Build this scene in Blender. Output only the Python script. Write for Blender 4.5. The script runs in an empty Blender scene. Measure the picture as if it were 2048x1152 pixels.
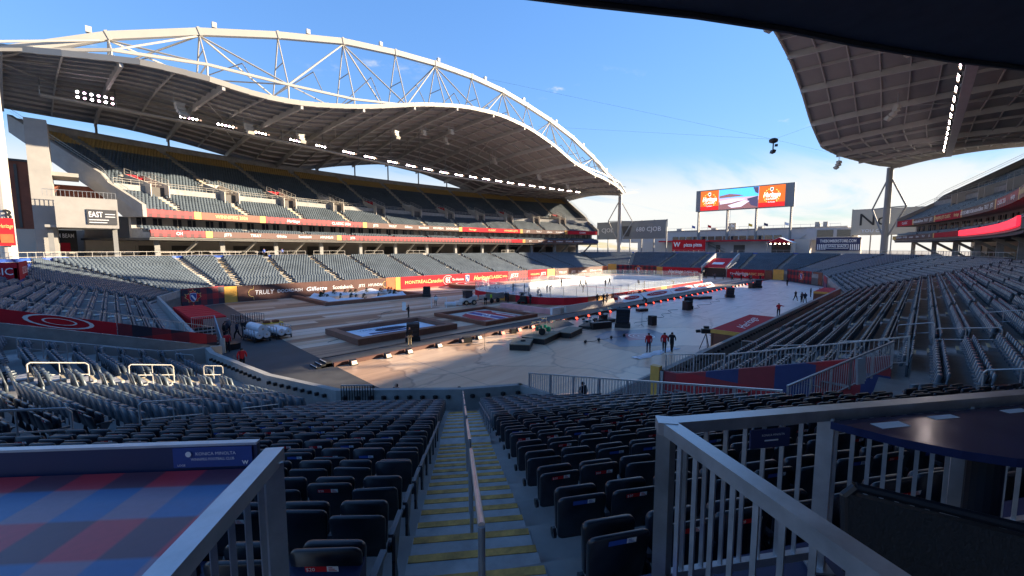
import bpy, math, random
import numpy as np
from mathutils import Vector, Matrix
random.seed(7); np.random.seed(7)
S = bpy.context.scene; C = S.collection
R = math.radians
# ---------------------------------------------------------------- camera, sky, sun, exposure
cam = bpy.data.cameras.new('camera'); co = bpy.data.objects.new('camera', cam); C.objects.link(co)
cam.sensor_width = 36; cam.lens = 36*840/2048; cam.clip_start = 0.05; cam.clip_end = 4000
co.location = (0, 0, 9.0); co.rotation_euler = (R(90-5.37), 0, R(44.4-90))
S.camera = co
SUN_EL, SUN_AZ = R(16), R(-32)            # azimuth from the +X axis
w = bpy.data.worlds.new('World'); S.world = w; w.use_nodes = True
nt = w.node_tree; nt.nodes.clear(); N = nt.nodes.new; L = nt.links.new
sky = N('ShaderNodeTexSky'); sky.sky_type = 'NISHITA'; sky.sun_disc = False
sky.sun_elevation = SUN_EL; sky.sun_rotation = R(90)-SUN_AZ
sky.air_density = 1.0; sky.dust_density = 0.05; sky.ozone_density = 2.2
hs = N('ShaderNodeHueSaturation'); hs.inputs['Saturation'].default_value = 1.16
lum = N('ShaderNodeRGBToBW'); L(sky.outputs[0], lum.inputs[0]); dvn = N('ShaderNodeVectorMath'); dvn.operation = 'SCALE'; L(sky.outputs[0], dvn.inputs[0])
iv = N('ShaderNodeMath'); iv.operation = 'MULTIPLY_ADD'; L(lum.outputs[0], iv.inputs[0]); iv.inputs[1].default_value = 0.5; iv.inputs[2].default_value = 1.0
rc = N('ShaderNodeMath'); rc.operation = 'DIVIDE'; rc.inputs[0].default_value = 1.0; L(iv.outputs[0], rc.inputs[1]); L(rc.outputs[0], dvn.inputs['Scale'])
tn_ = N('ShaderNodeMix'); tn_.data_type = 'RGBA'; tn_.blend_type = 'MULTIPLY'; tn_.inputs[0].default_value = 1.0; tn_.inputs[7].default_value = (0.97, 0.95, 1.06, 1); L(dvn.outputs[0], tn_.inputs[6]); L(tn_.outputs[2], hs.inputs['Color'])
tc = N('ShaderNodeTexCoord'); sx = N('ShaderNodeSeparateXYZ'); L(tc.outputs['Generated'], sx.inputs[0])
def wm(op, a, b=None, clamp=False):
    n = N('ShaderNodeMath'); n.operation = op; n.use_clamp = clamp
    for i, v in enumerate((a, b)):
        if v is None: continue
        if isinstance(v, (int, float)): n.inputs[i].default_value = v
        else: L(v, n.inputs[i])
    return n.outputs[0]
zz = wm('ADD', wm('MAXIMUM', sx.outputs[2], 0.0), 0.07)
cv = N('ShaderNodeCombineXYZ'); L(wm('DIVIDE', sx.outputs[0], zz), cv.inputs[0]); L(wm('DIVIDE', sx.outputs[1], zz), cv.inputs[1])
mp = N('ShaderNodeMapping'); L(cv.outputs[0], mp.inputs['Vector']); mp.inputs['Rotation'].default_value = (0, 0, R(28)); mp.inputs['Scale'].default_value = (0.30, 0.95, 1)
n1 = N('ShaderNodeTexNoise'); L(mp.outputs[0], n1.inputs['Vector']); n1.inputs['Scale'].default_value = 0.75; n1.inputs['Detail'].default_value = 9; n1.inputs['Roughness'].default_value = 0.58; n1.inputs['Distortion'].default_value = 0.5
def mr(v, a, b, c=0.0, d=1.0):
    n = N('ShaderNodeMapRange'); n.interpolation_type = 'SMOOTHSTEP'
    n.inputs[1].default_value = a; n.inputs[2].default_value = b; n.inputs[3].default_value = c; n.inputs[4].default_value = d
    L(v, n.inputs[0]); return n.outputs[0]
low = mr(sx.outputs[2], 0.07, 0.25, 1.0, 0.0)
bank = wm('MULTIPLY', mr(wm('ADD', n1.outputs[0], wm('MULTIPLY', low, 0.20)), 0.50, 0.65), mr(sx.outputs[2], 0.10, 0.215, 1.0, 0.0))
cirrus = wm('MULTIPLY', bank, 0.92)
n2 = N('ShaderNodeTexNoise'); L(cv.outputs[0], n2.inputs['Vector']); n2.inputs['Scale'].default_value = 2.6; n2.inputs['Detail'].default_value = 7; n2.inputs['Roughness'].default_value = 0.62
n3 = N('ShaderNodeTexNoise'); L(cv.outputs[0], n3.inputs['Vector']); n3.inputs['Scale'].default_value = 0.55; n3.inputs['Detail'].default_value = 1
puff = wm('MULTIPLY', mr(n2.outputs[0], 0.56, 0.70), mr(n3.outputs[0], 0.55, 0.62))
fac = wm('ADD', cirrus, wm('MULTIPLY', puff, 0.85), True)
mix = N('ShaderNodeMix'); mix.data_type = 'RGBA'; L(fac, mix.inputs[0]); L(hs.outputs[0], mix.inputs[6]); mix.inputs[7].default_value = (1.72, 1.71, 1.66, 1)
bg = N('ShaderNodeBackground'); bg.inputs[1].default_value = 0.15; L(mix.outputs[2], bg.inputs[0])
ow = N('ShaderNodeOutputWorld'); L(bg.outputs[0], ow.inputs[0])
sl = bpy.data.lights.new('sun', 'SUN'); sl.energy = 4.4; sl.angle = R(0.5); sl.color = (1.0, 0.81, 0.58)
so = bpy.data.objects.new('sun', sl); C.objects.link(so)
sd = Vector((math.cos(SUN_AZ)*math.cos(SUN_EL), math.sin(SUN_AZ)*math.cos(SUN_EL), math.sin(SUN_EL)))
so.rotation_euler = sd.to_track_quat('Z', 'Y').to_euler(); so.location = (60, -60, 120)
S.view_settings.view_transform = 'Standard'; S.view_settings.look = 'None'; S.view_settings.gamma = 1; S.view_settings.use_curve_mapping = False
S.view_settings.exposure = 1.97
# ---------------------------------------------------------------- helpers
MATS = {}
def mat(name, col, rough=0.6, metal=0.0, var=0.0, scale=2.0, bump=0.0, emit=None, es=0.0, spec=0.5, alpha=None, fn=None):
    m = bpy.data.materials.new(name); m.use_nodes = True; t = m.node_tree; b = t.nodes['Principled BSDF']
    c4 = (*col, 1)
    b.inputs['Base Color'].default_value = c4; b.inputs['Roughness'].default_value = rough; b.inputs['Metallic'].default_value = metal
    b.inputs['Specular IOR Level'].default_value = spec
    if var or bump:
        g = t.nodes.new('ShaderNodeNewGeometry'); n = t.nodes.new('ShaderNodeTexNoise'); n.inputs['Scale'].default_value = scale
        n.inputs['Detail'].default_value = 6; n.inputs['Roughness'].default_value = 0.65; t.links.new(g.outputs['Position'], n.inputs['Vector'])
        if var:
            r = t.nodes.new('ShaderNodeValToRGB'); r.color_ramp.elements[0].position = 0.3; r.color_ramp.elements[1].position = 0.72
            r.color_ramp.elements[0].color = tuple(x*(1-var) for x in col)+(1,); r.color_ramp.elements[1].color = tuple(min(1, x*(1+var)) for x in col)+(1,)
            t.links.new(n.outputs[0], r.inputs[0]); t.links.new(r.outputs[0], b.inputs['Base Color'])
            rr = t.nodes.new('ShaderNodeMapRange'); rr.inputs[3].default_value = max(0.03, rough-0.12); rr.inputs[4].default_value = min(1, rough+0.12)
            t.links.new(n.outputs[0], rr.inputs[0]); t.links.new(rr.outputs[0], b.inputs['Roughness'])
        if bump:
            u = t.nodes.new('ShaderNodeBump'); u.inputs['Strength'].default_value = bump; u.inputs['Distance'].default_value = 0.02
            t.links.new(n.outputs[0], u.inputs['Height']); t.links.new(u.outputs[0], b.inputs['Normal'])
    if emit: b.inputs['Emission Color'].default_value = (*emit, 1); b.inputs['Emission Strength'].default_value = es
    if alpha is not None: b.inputs['Alpha'].default_value = alpha
    if fn: fn(m, t, b)
    MATS[name] = m; return m
M = lambda k: MATS[k]
class MB:
    def __init__(s): s.v = []; s.f = []; s.mi = []; s.uv = {}
    def add(s, vs, fs, mi=0):
        o = len(s.v); s.v += [tuple(map(float, p)) for p in vs]; s.f += [tuple(i+o for i in f) for f in fs]; s.mi += [mi]*len(fs); return s
    def hexa(s, b, t, mi=0):                     # two quads, bottom and top loop
        return s.add(list(b)+list(t), [(3,2,1,0),(4,5,6,7),(0,1,5,4),(1,2,6,5),(2,3,7,6),(3,0,4,7)], mi)
    def box(s, c, d, rz=0, mi=0, tilt=0):
        x, y, z = d[0]/2, d[1]/2, d[2]/2; m = Matrix.Rotation(rz, 3, 'Z') @ Matrix.Rotation(tilt, 3, 'X')
        p = [Vector(c)+m@Vector(q) for q in ((-x,-y,-z),(x,-y,-z),(x,y,-z),(-x,y,-z),(-x,-y,z),(x,-y,z),(x,y,z),(-x,y,z))]
        return s.hexa(p[:4], p[4:], mi)
    def lohi(s, a, b, mi=0): return s.box([(a[i]+b[i])/2 for i in range(3)], [abs(b[i]-a[i]) for i in range(3)], 0, mi)
    def beam(s, p, q, w, h=None, mi=0, up=(0,0,1)):
        h = h or w; p = Vector(p); q = Vector(q); d = (q-p).normalized(); u = Vector(up)
        if abs(d.dot(u)) > 0.98: u = Vector((1,0,0))
        a = d.cross(u).normalized()*(w/2); b = a.cross(d).normalized()*(h/2)
        o = (-a-b, a-b, a+b, -a+b)
        return s.hexa([p+k for k in o], [q+k for k in o], mi)
    def tube(s, p, q, r, n=8, mi=0, r2=None):
        r2 = r if r2 is None else r2; p = Vector(p); q = Vector(q); d = (q-p).normalized(); u = Vector((0,0,1))
        if abs(d.z) > 0.95: u = Vector((1,0,0))
        a = d.cross(u).normalized(); b = a.cross(d); vs = []
        for c, rr in ((p, r), (q, r2)): vs += [c+(a*math.cos(2*math.pi*i/n)+b*math.sin(2*math.pi*i/n))*rr for i in range(n)]
        return s.add(vs, [(i, (i+1) % n, n+(i+1) % n, n+i) for i in range(n)]+[tuple(range(n-1, -1, -1)), tuple(range(n, 2*n))], mi)
    def path(s, pts, r, n=6, mi=0):
        for a, b in zip(pts[:-1], pts[1:]): s.tube(a, b, r, n, mi)
        return s
    def lathe(s, c, prof, n=16, mi=0, squash=1.0):   # prof: (radius, z)
        vs = []; fs = []
        for r, z in prof: vs += [(c[0]+r*math.cos(2*math.pi*i/n), c[1]+r*math.sin(2*math.pi*i/n)*squash, c[2]+z) for i in range(n)]
        for k in range(len(prof)-1): fs += [(k*n+i, k*n+(i+1) % n, (k+1)*n+(i+1) % n, (k+1)*n+i) for i in range(n)]
        fs += [tuple(range(n-1, -1, -1)), tuple(range((len(prof)-1)*n, len(prof)*n))]
        return s.add(vs, fs, mi)
    def poly(s, pts, th, nrm, mi=0):             # a flat outline with thickness along nrm
        n = len(pts); t = Vector(nrm)*th; a = [Vector(p) for p in pts]
        return s.add(a+[p+t for p in a], [tuple(range(n-1, -1, -1)), tuple(range(n, 2*n))]+[(i, (i+1) % n, n+(i+1) % n, n+i) for i in range(n)], mi)
    def build(s, name, mt, parent=None, local=False, smooth=False, uvfn=None):
        me = bpy.data.meshes.new(name); off = Vector((0,0,0))
        if parent is not None and not local:
            p = parent
            while p is not None: off += Vector(p.location); p = p.parent
        me.from_pydata([tuple(Vector(v)-off) for v in s.v], [], s.f); me.validate()
        for m in (mt if isinstance(mt, (list, tuple)) else [mt]): me.materials.append(M(m) if isinstance(m, str) else m)
        if len(me.polygons) == len(s.mi): me.polygons.foreach_set('material_index', s.mi)
        if smooth: me.polygons.foreach_set('use_smooth', [True]*len(me.polygons))
        if uvfn:
            ul = me.uv_layers.new(name='UVMap')
            for lp in me.loops: ul.data[lp.index].uv = uvfn(Vector(s.v[lp.vertex_index]))
        o = bpy.data.objects.new(name, me); C.objects.link(o); o.parent = parent
        return o
def tag(o, label, cat, group=None, kind=None):
    if label: o['label'] = label
    if cat: o['category'] = cat
    if group: o['group'] = group
    if kind: o['kind'] = kind
    return o
def thing(name, label, cat, loc=(0,0,0), group=None, rz=0):
    o = bpy.data.objects.new(name, None); C.objects.link(o); o.location = loc; o.rotation_euler = (0, 0, rz); o.empty_display_size = 0.2
    return tag(o, label, cat, group)
def struct(o): o['kind'] = 'structure'; return o
def copy_tree(o, parent=None):
    c = o.copy(); C.objects.link(c); c.parent = parent
    for ch in list(o.children): copy_tree(ch, c)
    return c
def text(name, s, o, rt, up, size, mt, parent, width=None, shear=0.0, bold=0.0, align='CENTER', th=0.01):
    cu = bpy.data.curves.new('lettering', 'FONT'); cu.body = s; cu.size = 1; cu.align_x = align; cu.align_y = 'CENTER'; cu.shear = shear; cu.offset = bold; cu.resolution_u = 2; cu.extrude = 0.0
    ob = bpy.data.objects.new('lettering', cu); 
    me = bpy.data.meshes.new_from_object(ob); bpy.data.objects.remove(ob); bpy.data.curves.remove(cu)
    rt = Vector(rt).normalized(); up = Vector(up).normalized(); o = Vector(o); off = Vector((0,0,0)); p = parent
    while p is not None: off += Vector(p.location); p = p.parent
    xs = [v.co.x for v in me.vertices] or [0, 1]; kx = size if not width else width/(max(xs)-min(xs))
    for v in me.vertices: v.co = o+rt*v.co.x*kx+up*v.co.y*size-off
    me.materials.clear(); me.materials.append(M(mt)); q = bpy.data.objects.new(name, me); C.objects.link(q); q.parent = parent
    return q
def lerp(tab, x):
    for (a, b) in zip(tab[:-1], tab[1:]):
        if x <= b[0]: t = max(0, (x-a[0])/(b[0]-a[0])); t = min(1, t); return a[1]+(b[1]-a[1])*t
    return tab[-1][1]
def smooth_tab(tab, x, n=5, h=3.0): return sum(lerp(tab, x+h*(k/(n-1)-0.5)*2) for k in range(n))/n
# ---------------------------------------------------------------- materials
mat('concrete', (0.30,0.30,0.29), 0.85, var=0.22, scale=1.3, bump=0.15)
mat('concrete_light', (0.32,0.31,0.295), 0.8, var=0.10, scale=0.6, bump=0.05)
mat('terrace', (0.30,0.295,0.285), 0.85, var=0.25, scale=0.8, bump=0.1)
mat('stair', (0.40,0.40,0.40), 0.85, var=0.25, scale=3.0, bump=0.2)
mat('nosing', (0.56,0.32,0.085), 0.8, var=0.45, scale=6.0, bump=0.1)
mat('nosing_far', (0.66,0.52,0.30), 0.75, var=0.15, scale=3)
mat('seat_far_sunlit', (0.088,0.114,0.140), 0.36, var=0.25, scale=0.35)  # same navy seat as the near ones, paled to stand for sunlight
mat('seat_gold', (0.50,0.33,0.12), 0.45, var=0.12, scale=0.5)
mat('seat_near_shaded', (0.017,0.022,0.033), 0.34, var=0.4, scale=5.0, bump=0.04)  # same navy seat as the far ones, darkened to stand for shade
mat('seat_frame', (0.02,0.024,0.032), 0.35, metal=0.3)
mat('armrest', (0.05,0.06,0.08), 0.35)
mat('aluminium', (0.52,0.54,0.57), 0.36, metal=0.75, var=0.15, scale=7.0)
mat('galv', (0.40,0.42,0.44), 0.42, metal=0.6, var=0.12, scale=2.0)
mat('white_paint', (0.46,0.44,0.40), 0.5, var=0.05, scale=0.4)
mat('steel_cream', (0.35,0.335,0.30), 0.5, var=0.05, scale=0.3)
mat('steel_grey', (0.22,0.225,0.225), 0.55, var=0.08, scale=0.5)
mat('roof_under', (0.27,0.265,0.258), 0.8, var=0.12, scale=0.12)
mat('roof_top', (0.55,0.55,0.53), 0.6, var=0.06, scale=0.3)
mat('rafter', (0.43,0.42,0.405), 0.6, var=0.1, scale=0.4)
mat('dark_wall', (0.10,0.095,0.09), 0.8, var=0.3, scale=0.25)
mat('glass_dark', (0.03,0.035,0.045), 0.08, spec=0.8)
mat('glass', (0.75,0.85,0.88), 0.03, alpha=0.12)
mat('red_banner', (0.50,0.022,0.035), 0.75, spec=0.15, var=0.12, scale=0.6)
mat('red_bright', (0.60,0.02,0.03), 0.75, spec=0.15)
mat('brown_board', (0.105,0.045,0.035), 0.6, var=0.2, scale=0.9)
mat('wood_red', (0.20,0.07,0.04), 0.6, var=0.3, scale=1.2)
mat('gold_board', (0.66,0.36,0.07), 0.5, var=0.12, scale=1.5)
mat('gold_letter', (0.85,0.62,0.22), 0.5)
mat('white_letter', (0.84,0.84,0.84), 0.5)
mat('navy', (0.022,0.032,0.10), 0.5, var=0.08, scale=2)
mat('royal', (0.035,0.10,0.42), 0.5, var=0.1, scale=0.6)
mat('logo_blue', (0.03,0.07,0.28), 0.5)
mat('black_gear', (0.015,0.016,0.018), 0.5, var=0.3, scale=3)
mat('black_mat', (0.055,0.056,0.058), 0.7, var=0.35, scale=0.5, bump=0.08)
mat('snow', (0.78,0.82,0.88), 0.7, var=0.06, scale=1.5, bump=0.25)
mat('tarp', (0.70,0.72,0.75), 0.45, var=0.1, scale=1.5, bump=0.1)
mat('foliage', (0.03,0.06,0.03), 0.8, var=0.4, scale=6)
mat('jersey_red', (0.42,0.02,0.03), 0.6, var=0.15, scale=2)
mat('jersey_navy', (0.025,0.045,0.14), 0.6, var=0.15, scale=2)
mat('jersey_pale', (0.68,0.76,0.88), 0.6, var=0.1, scale=2)
mat('boards_white', (0.80,0.82,0.84), 0.35)
mat('yellow', (0.72,0.46,0.03), 0.5)
mat('machine_white', (0.72,0.72,0.70), 0.35)
mat('tyre', (0.02,0.02,0.02), 0.8)
mat('rim', (0.55,0.40,0.25), 0.6)
mat('chrome', (0.6,0.6,0.6), 0.2, metal=1)
mat('drum_green', (0.01,0.20,0.14), 0.15)
mat('cymbal', (0.75,0.55,0.2), 0.25, metal=1)
mat('skin', (0.50,0.29,0.21), 0.6); mat('hair', (0.03,0.022,0.018), 0.7); mat('shoe', (0.015,0.015,0.015), 0.6)
mat('cloth_black', (0.012,0.013,0.017), 0.85); mat('cloth_red', (0.50,0.012,0.022), 0.75); mat('cloth_navy', (0.015,0.022,0.05), 0.85); mat('cloth_grey', (0.09,0.10,0.12), 0.85)
mat('cloth_beige', (0.42,0.33,0.20), 0.85); mat('cloth_green', (0.35,0.62,0.04), 0.7)
mat('lamp_glow', (1,1,1), 0.4, emit=(1.0,0.88,0.92), es=14)
mat('lamp_pink', (1,1,1), 0.4, emit=(1.0,0.55,0.75), es=5)
mat('lamp_warm', (1,1,1), 0.4, emit=(1.0,0.80,0.55), es=8)
mat('lamp_red', (0.8,0.05,0.02), 0.4, emit=(1.0,0.055,0.025), es=1.3)
mat('lamp_pale', (0.8,0.6,0.5), 0.4, emit=(1.0,0.62,0.42), es=0.2)
mat('sign_grey', (0.055,0.058,0.065), 0.6, var=0.1, scale=0.3)
mat('mesh_screen', (0.20,0.22,0.24), 0.7, alpha=0.86)
mat('cream_screen', (0.42,0.41,0.36), 0.7, alpha=0.88)
mat('facade', (0.46,0.46,0.47), 0.75, var=0.08, scale=0.2)
mat('facade_warm', (0.55,0.50,0.44), 0.75, var=0.08, scale=0.2)
mat('brick_brown', (0.26,0.085,0.05), 0.75, var=0.25, scale=0.4)
mat('frame_wood', (0.21,0.095,0.062), 0.6, var=0.25, scale=1.2)
mat('canopy_navy', (0.10,0.11,0.15), 0.75, var=0.2, scale=1.5, bump=0.1)
mat('table_navy', (0.020,0.028,0.085), 0.14, var=0.25, scale=4)
mat('chair_dark', (0.016,0.016,0.018), 0.6, var=0.3, scale=60, bump=0.5)
mat('riser_top', (0.24,0.21,0.15), 0.7, var=0.3, scale=2)
mat('ground', (0.16,0.16,0.15), 0.9, var=0.2, scale=0.05)
mat('orange_wall', (0.50,0.13,0.04), 0.6, var=0.2, scale=0.8)
mat('pink_board', (0.66,0.34,0.34), 0.6, var=0.15, scale=0.8)
mat('screen_led', (0.5,0.012,0.02), 0.5, emit=(1.0,0.02,0.05), es=0.45)
def nd(t, kind, **kw):
    n = t.nodes.new(kind)
    for k, v in kw.items(): n.inputs[k.replace('_', ' ')].default_value = v
    return n
def nm(t, op, a, b=None):
    n = t.nodes.new('ShaderNodeMath'); n.operation = op
    for i, v in enumerate((a, b)):
        if v is None: continue
        if isinstance(v, (int, float)): n.inputs[i].default_value = v
        else: t.links.new(v, n.inputs[i])
    return n.outputs[0]
def ramp(t, src, stops):
    r = t.nodes.new('ShaderNodeValToRGB'); e = r.color_ramp.elements
    while len(e) < len(stops): e.new(0.5)
    for k, (p, c) in enumerate(stops): e[k].position = p; e[k].color = (*c, 1)
    t.links.new(src, r.inputs[0]); return r.outputs[0]
def cmix(t, f, a, b, blend='MIX'):
    n = t.nodes.new('ShaderNodeMix'); n.data_type = 'RGBA'; n.blend_type = blend
    for i, v in ((0, f), (6, a), (7, b)):
        if isinstance(v, tuple): n.inputs[i].default_value = (*v, 1)
        elif isinstance(v, (int, float)): n.inputs[i].default_value = v
        else: t.links.new(v, n.inputs[i])
    return n.outputs[2]
def planks(m, t, b):                              # printed boards along X, with worn paler patches
    g = t.nodes.new('ShaderNodeNewGeometry'); s = t.nodes.new('ShaderNodeSeparateXYZ'); t.links.new(g.outputs['Position'], s.inputs[0])
    wob = nd(t, 'ShaderNodeTexNoise', Scale=0.05, Detail=2.0); t.links.new(g.outputs['Position'], wob.inputs['Vector'])
    yy = nm(t, 'ADD', nm(t, 'MULTIPLY', s.outputs[1], 0.62), nm(t, 'MULTIPLY', wob.outputs[0], 1.2)); row = nm(t, 'FLOOR', yy)
    wn = t.nodes.new('ShaderNodeTexWhiteNoise'); wn.noise_dimensions = '1D'; t.links.new(row, wn.inputs['W'])
    xx = nm(t, 'ADD', nm(t, 'MULTIPLY', s.outputs[0], 0.055), nm(t, 'MULTIPLY', wn.outputs[0], 7.0))
    cv = t.nodes.new('ShaderNodeCombineXYZ'); t.links.new(nm(t, 'FLOOR', xx), cv.inputs[0]); t.links.new(row, cv.inputs[1])
    w2 = t.nodes.new('ShaderNodeTexWhiteNoise'); w2.noise_dimensions = '2D'; t.links.new(cv.outputs[0], w2.inputs['Vector'])
    mpn = nd(t, 'ShaderNodeMapping', Scale=(0.10, 3.2, 1.0)); t.links.new(g.outputs['Position'], mpn.inputs['Vector'])
    gr = nd(t, 'ShaderNodeTexNoise', Scale=1.0, Detail=8.0, Roughness=0.7); t.links.new(mpn.outputs[0], gr.inputs['Vector'])
    big = nd(t, 'ShaderNodeTexNoise', Scale=0.09, Detail=3.0); t.links.new(g.outputs['Position'], big.inputs['Vector'])
    v = nm(t, 'ADD', nm(t, 'MULTIPLY', w2.outputs[0], 0.42), nm(t, 'ADD', nm(t, 'MULTIPLY', gr.outputs[0], 0.66), nm(t, 'MULTIPLY', big.outputs[0], 0.18)))
    c = ramp(t, v, [(0.28,(0.12,0.052,0.032)),(0.44,(0.29,0.15,0.09)),(0.58,(0.52,0.315,0.195)),(0.72,(0.66,0.47,0.33)),(0.9,(0.74,0.63,0.54))])
    fr = nm(t, 'FRACT', yy); seam = nm(t, 'LESS_THAN', nm(t, 'MINIMUM', fr, nm(t, 'SUBTRACT', 1.0, fr)), 0.035)
    c = cmix(t, nm(t, 'MULTIPLY', seam, 0.6), c, (0.05,0.025,0.018))
    t.links.new(c, b.inputs['Base Color'])
    bp = nd(t, 'ShaderNodeBump', Strength=0.25, Distance=0.03); t.links.new(gr.outputs[0], bp.inputs['Height']); t.links.new(bp.outputs[0], b.inputs['Normal'])
mat('plank_print', (0.3,0.2,0.15), 0.55, fn=planks)
def pond(m, t, b):                                # printed pond: pale sheets, brown cracks, cooler far half, part print and part painted sky reflection
    g = t.nodes.new('ShaderNodeNewGeometry'); s = t.nodes.new('ShaderNodeSeparateXYZ'); t.links.new(g.outputs['Position'], s.inputs[0])
    wob = nd(t, 'ShaderNodeTexNoise', Scale=0.22, Detail=4.0); t.links.new(g.outputs['Position'], wob.inputs['Vector'])
    off = t.nodes.new('ShaderNodeVectorMath'); off.operation = 'SCALE'; off.inputs['Scale'].default_value = 5.0; t.links.new(wob.outputs['Color'], off.inputs[0])
    ad = t.nodes.new('ShaderNodeVectorMath'); t.links.new(g.outputs['Position'], ad.inputs[0]); t.links.new(off.outputs[0], ad.inputs[1])
    vo = t.nodes.new('ShaderNodeTexVoronoi'); vo.feature = 'DISTANCE_TO_EDGE'; vo.inputs['Scale'].default_value = 0.115; t.links.new(ad.outputs[0], vo.inputs['Vector'])
    vc = t.nodes.new('ShaderNodeTexVoronoi'); vc.inputs['Scale'].default_value = 0.115; t.links.new(ad.outputs[0], vc.inputs['Vector'])
    sh = nm(t, 'FRACT', nm(t, 'MULTIPLY', vc.outputs['Color'], 3.7))
    mpn = nd(t, 'ShaderNodeMapping', Scale=(0.12, 1.3, 1.0)); t.links.new(g.outputs['Position'], mpn.inputs['Vector'])
    st = nd(t, 'ShaderNodeTexNoise', Scale=1.0, Detail=7.0, Roughness=0.65); t.links.new(mpn.outputs[0], st.inputs['Vector'])
    warm = ramp(t, nm(t, 'ADD', nm(t, 'MULTIPLY', sh, 0.55), nm(t, 'MULTIPLY', st.outputs[0], 0.65)), [(0.3,(0.38,0.23,0.145)),(0.55,(0.60,0.40,0.26)),(0.8,(0.74,0.56,0.40))])
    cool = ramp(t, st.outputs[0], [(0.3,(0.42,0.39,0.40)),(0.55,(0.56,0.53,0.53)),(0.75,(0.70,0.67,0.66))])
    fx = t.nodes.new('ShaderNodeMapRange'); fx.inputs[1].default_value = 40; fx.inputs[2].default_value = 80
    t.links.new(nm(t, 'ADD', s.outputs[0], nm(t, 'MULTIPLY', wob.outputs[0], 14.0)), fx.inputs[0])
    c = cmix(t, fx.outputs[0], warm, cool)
    cr = t.nodes.new('ShaderNodeMapRange'); cr.inputs[1].default_value = 0.004; cr.inputs[2].default_value = 0.022; cr.inputs[3].default_value = 0.42; cr.inputs[4].default_value = 0; t.links.new(vo.outputs['Distance'], cr.inputs[0])
    c = cmix(t, cr.outputs[0], c, (0.13,0.085,0.075))
    # sheet seams every 4.6 m
    for ax, k in ((0, 0.11), (1, 0.22)):
        fr = nm(t, 'FRACT', nm(t, 'MULTIPLY', s.outputs[ax], k)); c = cmix(t, nm(t, 'MULTIPLY', nm(t, 'LESS_THAN', fr, 0.012), 0.35), c, (0.10,0.09,0.09))
    t.links.new(c, b.inputs['Base Color'])
    rr = t.nodes.new('ShaderNodeMapRange'); rr.inputs[3].default_value = 0.25; rr.inputs[4].default_value = 0.5; t.links.new(st.outputs[0], rr.inputs[0]); t.links.new(rr.outputs[0], b.inputs['Roughness'])
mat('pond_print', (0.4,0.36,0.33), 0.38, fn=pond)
def plaid(c1, c2, c3, k=1.0):
    def fn(m, t, b):
        u = t.nodes.new('ShaderNodeUVMap'); s = t.nodes.new('ShaderNodeSeparateXYZ'); t.links.new(u.outputs[0], s.inputs[0])
        a = nm(t, 'LESS_THAN', nm(t, 'FRACT', nm(t, 'MULTIPLY', s.outputs[0], k)), 0.5); d = nm(t, 'LESS_THAN', nm(t, 'FRACT', nm(t, 'MULTIPLY', s.outputs[1], k)), 0.5)
        c = ramp(t, nm(t, 'MULTIPLY', nm(t, 'ADD', a, d), 0.5), [(0.0, c1), (0.5, c2), (1.0, c3)])
        for e in t.nodes:
            if e.type == 'VALTORGB': e.color_ramp.interpolation = 'CONSTANT'; e.color_ramp.elements[1].position = 0.4; e.color_ramp.elements[2].position = 0.9
        g = t.nodes.new('ShaderNodeNewGeometry'); n = nd(t, 'ShaderNodeTexNoise', Scale=3.0, Detail=5.0); t.links.new(g.outputs['Position'], n.inputs['Vector'])
        t.links.new(cmix(t, 0.35, c, cmix(t, 1.0, c, n.outputs[0], 'MULTIPLY')), b.inputs['Base Color'])
    return fn
mat('plaid_red', (0.4,0.02,0.03), 0.6, fn=plaid((0.48,0.02,0.03), (0.20,0.02,0.035), (0.022,0.02,0.045), 0.55))
mat('plaid_ribbon', (0.4,0.02,0.03), 0.6, fn=plaid((0.58,0.03,0.04), (0.36,0.02,0.03), (0.10,0.012,0.02), 0.8))
def plaid4(m, t, b):
    u = t.nodes.new('ShaderNodeUVMap'); s = t.nodes.new('ShaderNodeSeparateXYZ'); t.links.new(u.outputs[0], s.inputs[0])
    g = t.nodes.new('ShaderNodeNewGeometry'); n = nd(t, 'ShaderNodeTexNoise', Scale=35.0, Detail=6.0); t.links.new(g.outputs['Position'], n.inputs['Vector'])
    def tri(v, k):                               # soft-edged stripe 0..1
        r = t.nodes.new('ShaderNodeMapRange'); r.inputs[1].default_value = .23; r.inputs[2].default_value = .27; t.links.new(nm(t, 'ABSOLUTE', nm(t, 'SUBTRACT', nm(t, 'FRACT', nm(t, 'MULTIPLY', v, k)), .5)), r.inputs[0]); return r.outputs[0]
    a, d = tri(s.outputs[0], 2.7), tri(s.outputs[1], 2.2)
    c = cmix(t, d, cmix(t, a, (0.72,0.045,0.07), (0.16,0.05,0.085)), cmix(t, a, (0.38,0.22,0.30), (0.06,0.17,0.40)))
    c = cmix(t, .22, c, cmix(t, 1.0, c, n.outputs[0], 'MULTIPLY')); t.links.new(c, b.inputs['Base Color'])
mat('plaid_table', (0.4,0.02,0.03), 0.33, fn=plaid4)
mat('plaid_blue', (0.4,0.02,0.03), 0.6, fn=plaid((0.46,0.02,0.03), (0.30,0.03,0.04), (0.025,0.045,0.16), 0.35))
def ice(m, t, b):
    g = t.nodes.new('ShaderNodeNewGeometry'); s = t.nodes.new('ShaderNodeSeparateXYZ'); t.links.new(g.outputs['Position'], s.inputs[0])
    n = nd(t, 'ShaderNodeTexNoise', Scale=0.3, Detail=6.0); t.links.new(g.outputs['Position'], n.inputs['Vector'])
    t.links.new(ramp(t, n.outputs[0], [(0.3,(0.44,0.48,0.52)),(0.7,(0.58,0.61,0.64))]), b.inputs['Base Color'])
mat('ice', (0.75,0.8,0.85), 0.25, fn=ice)
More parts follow.
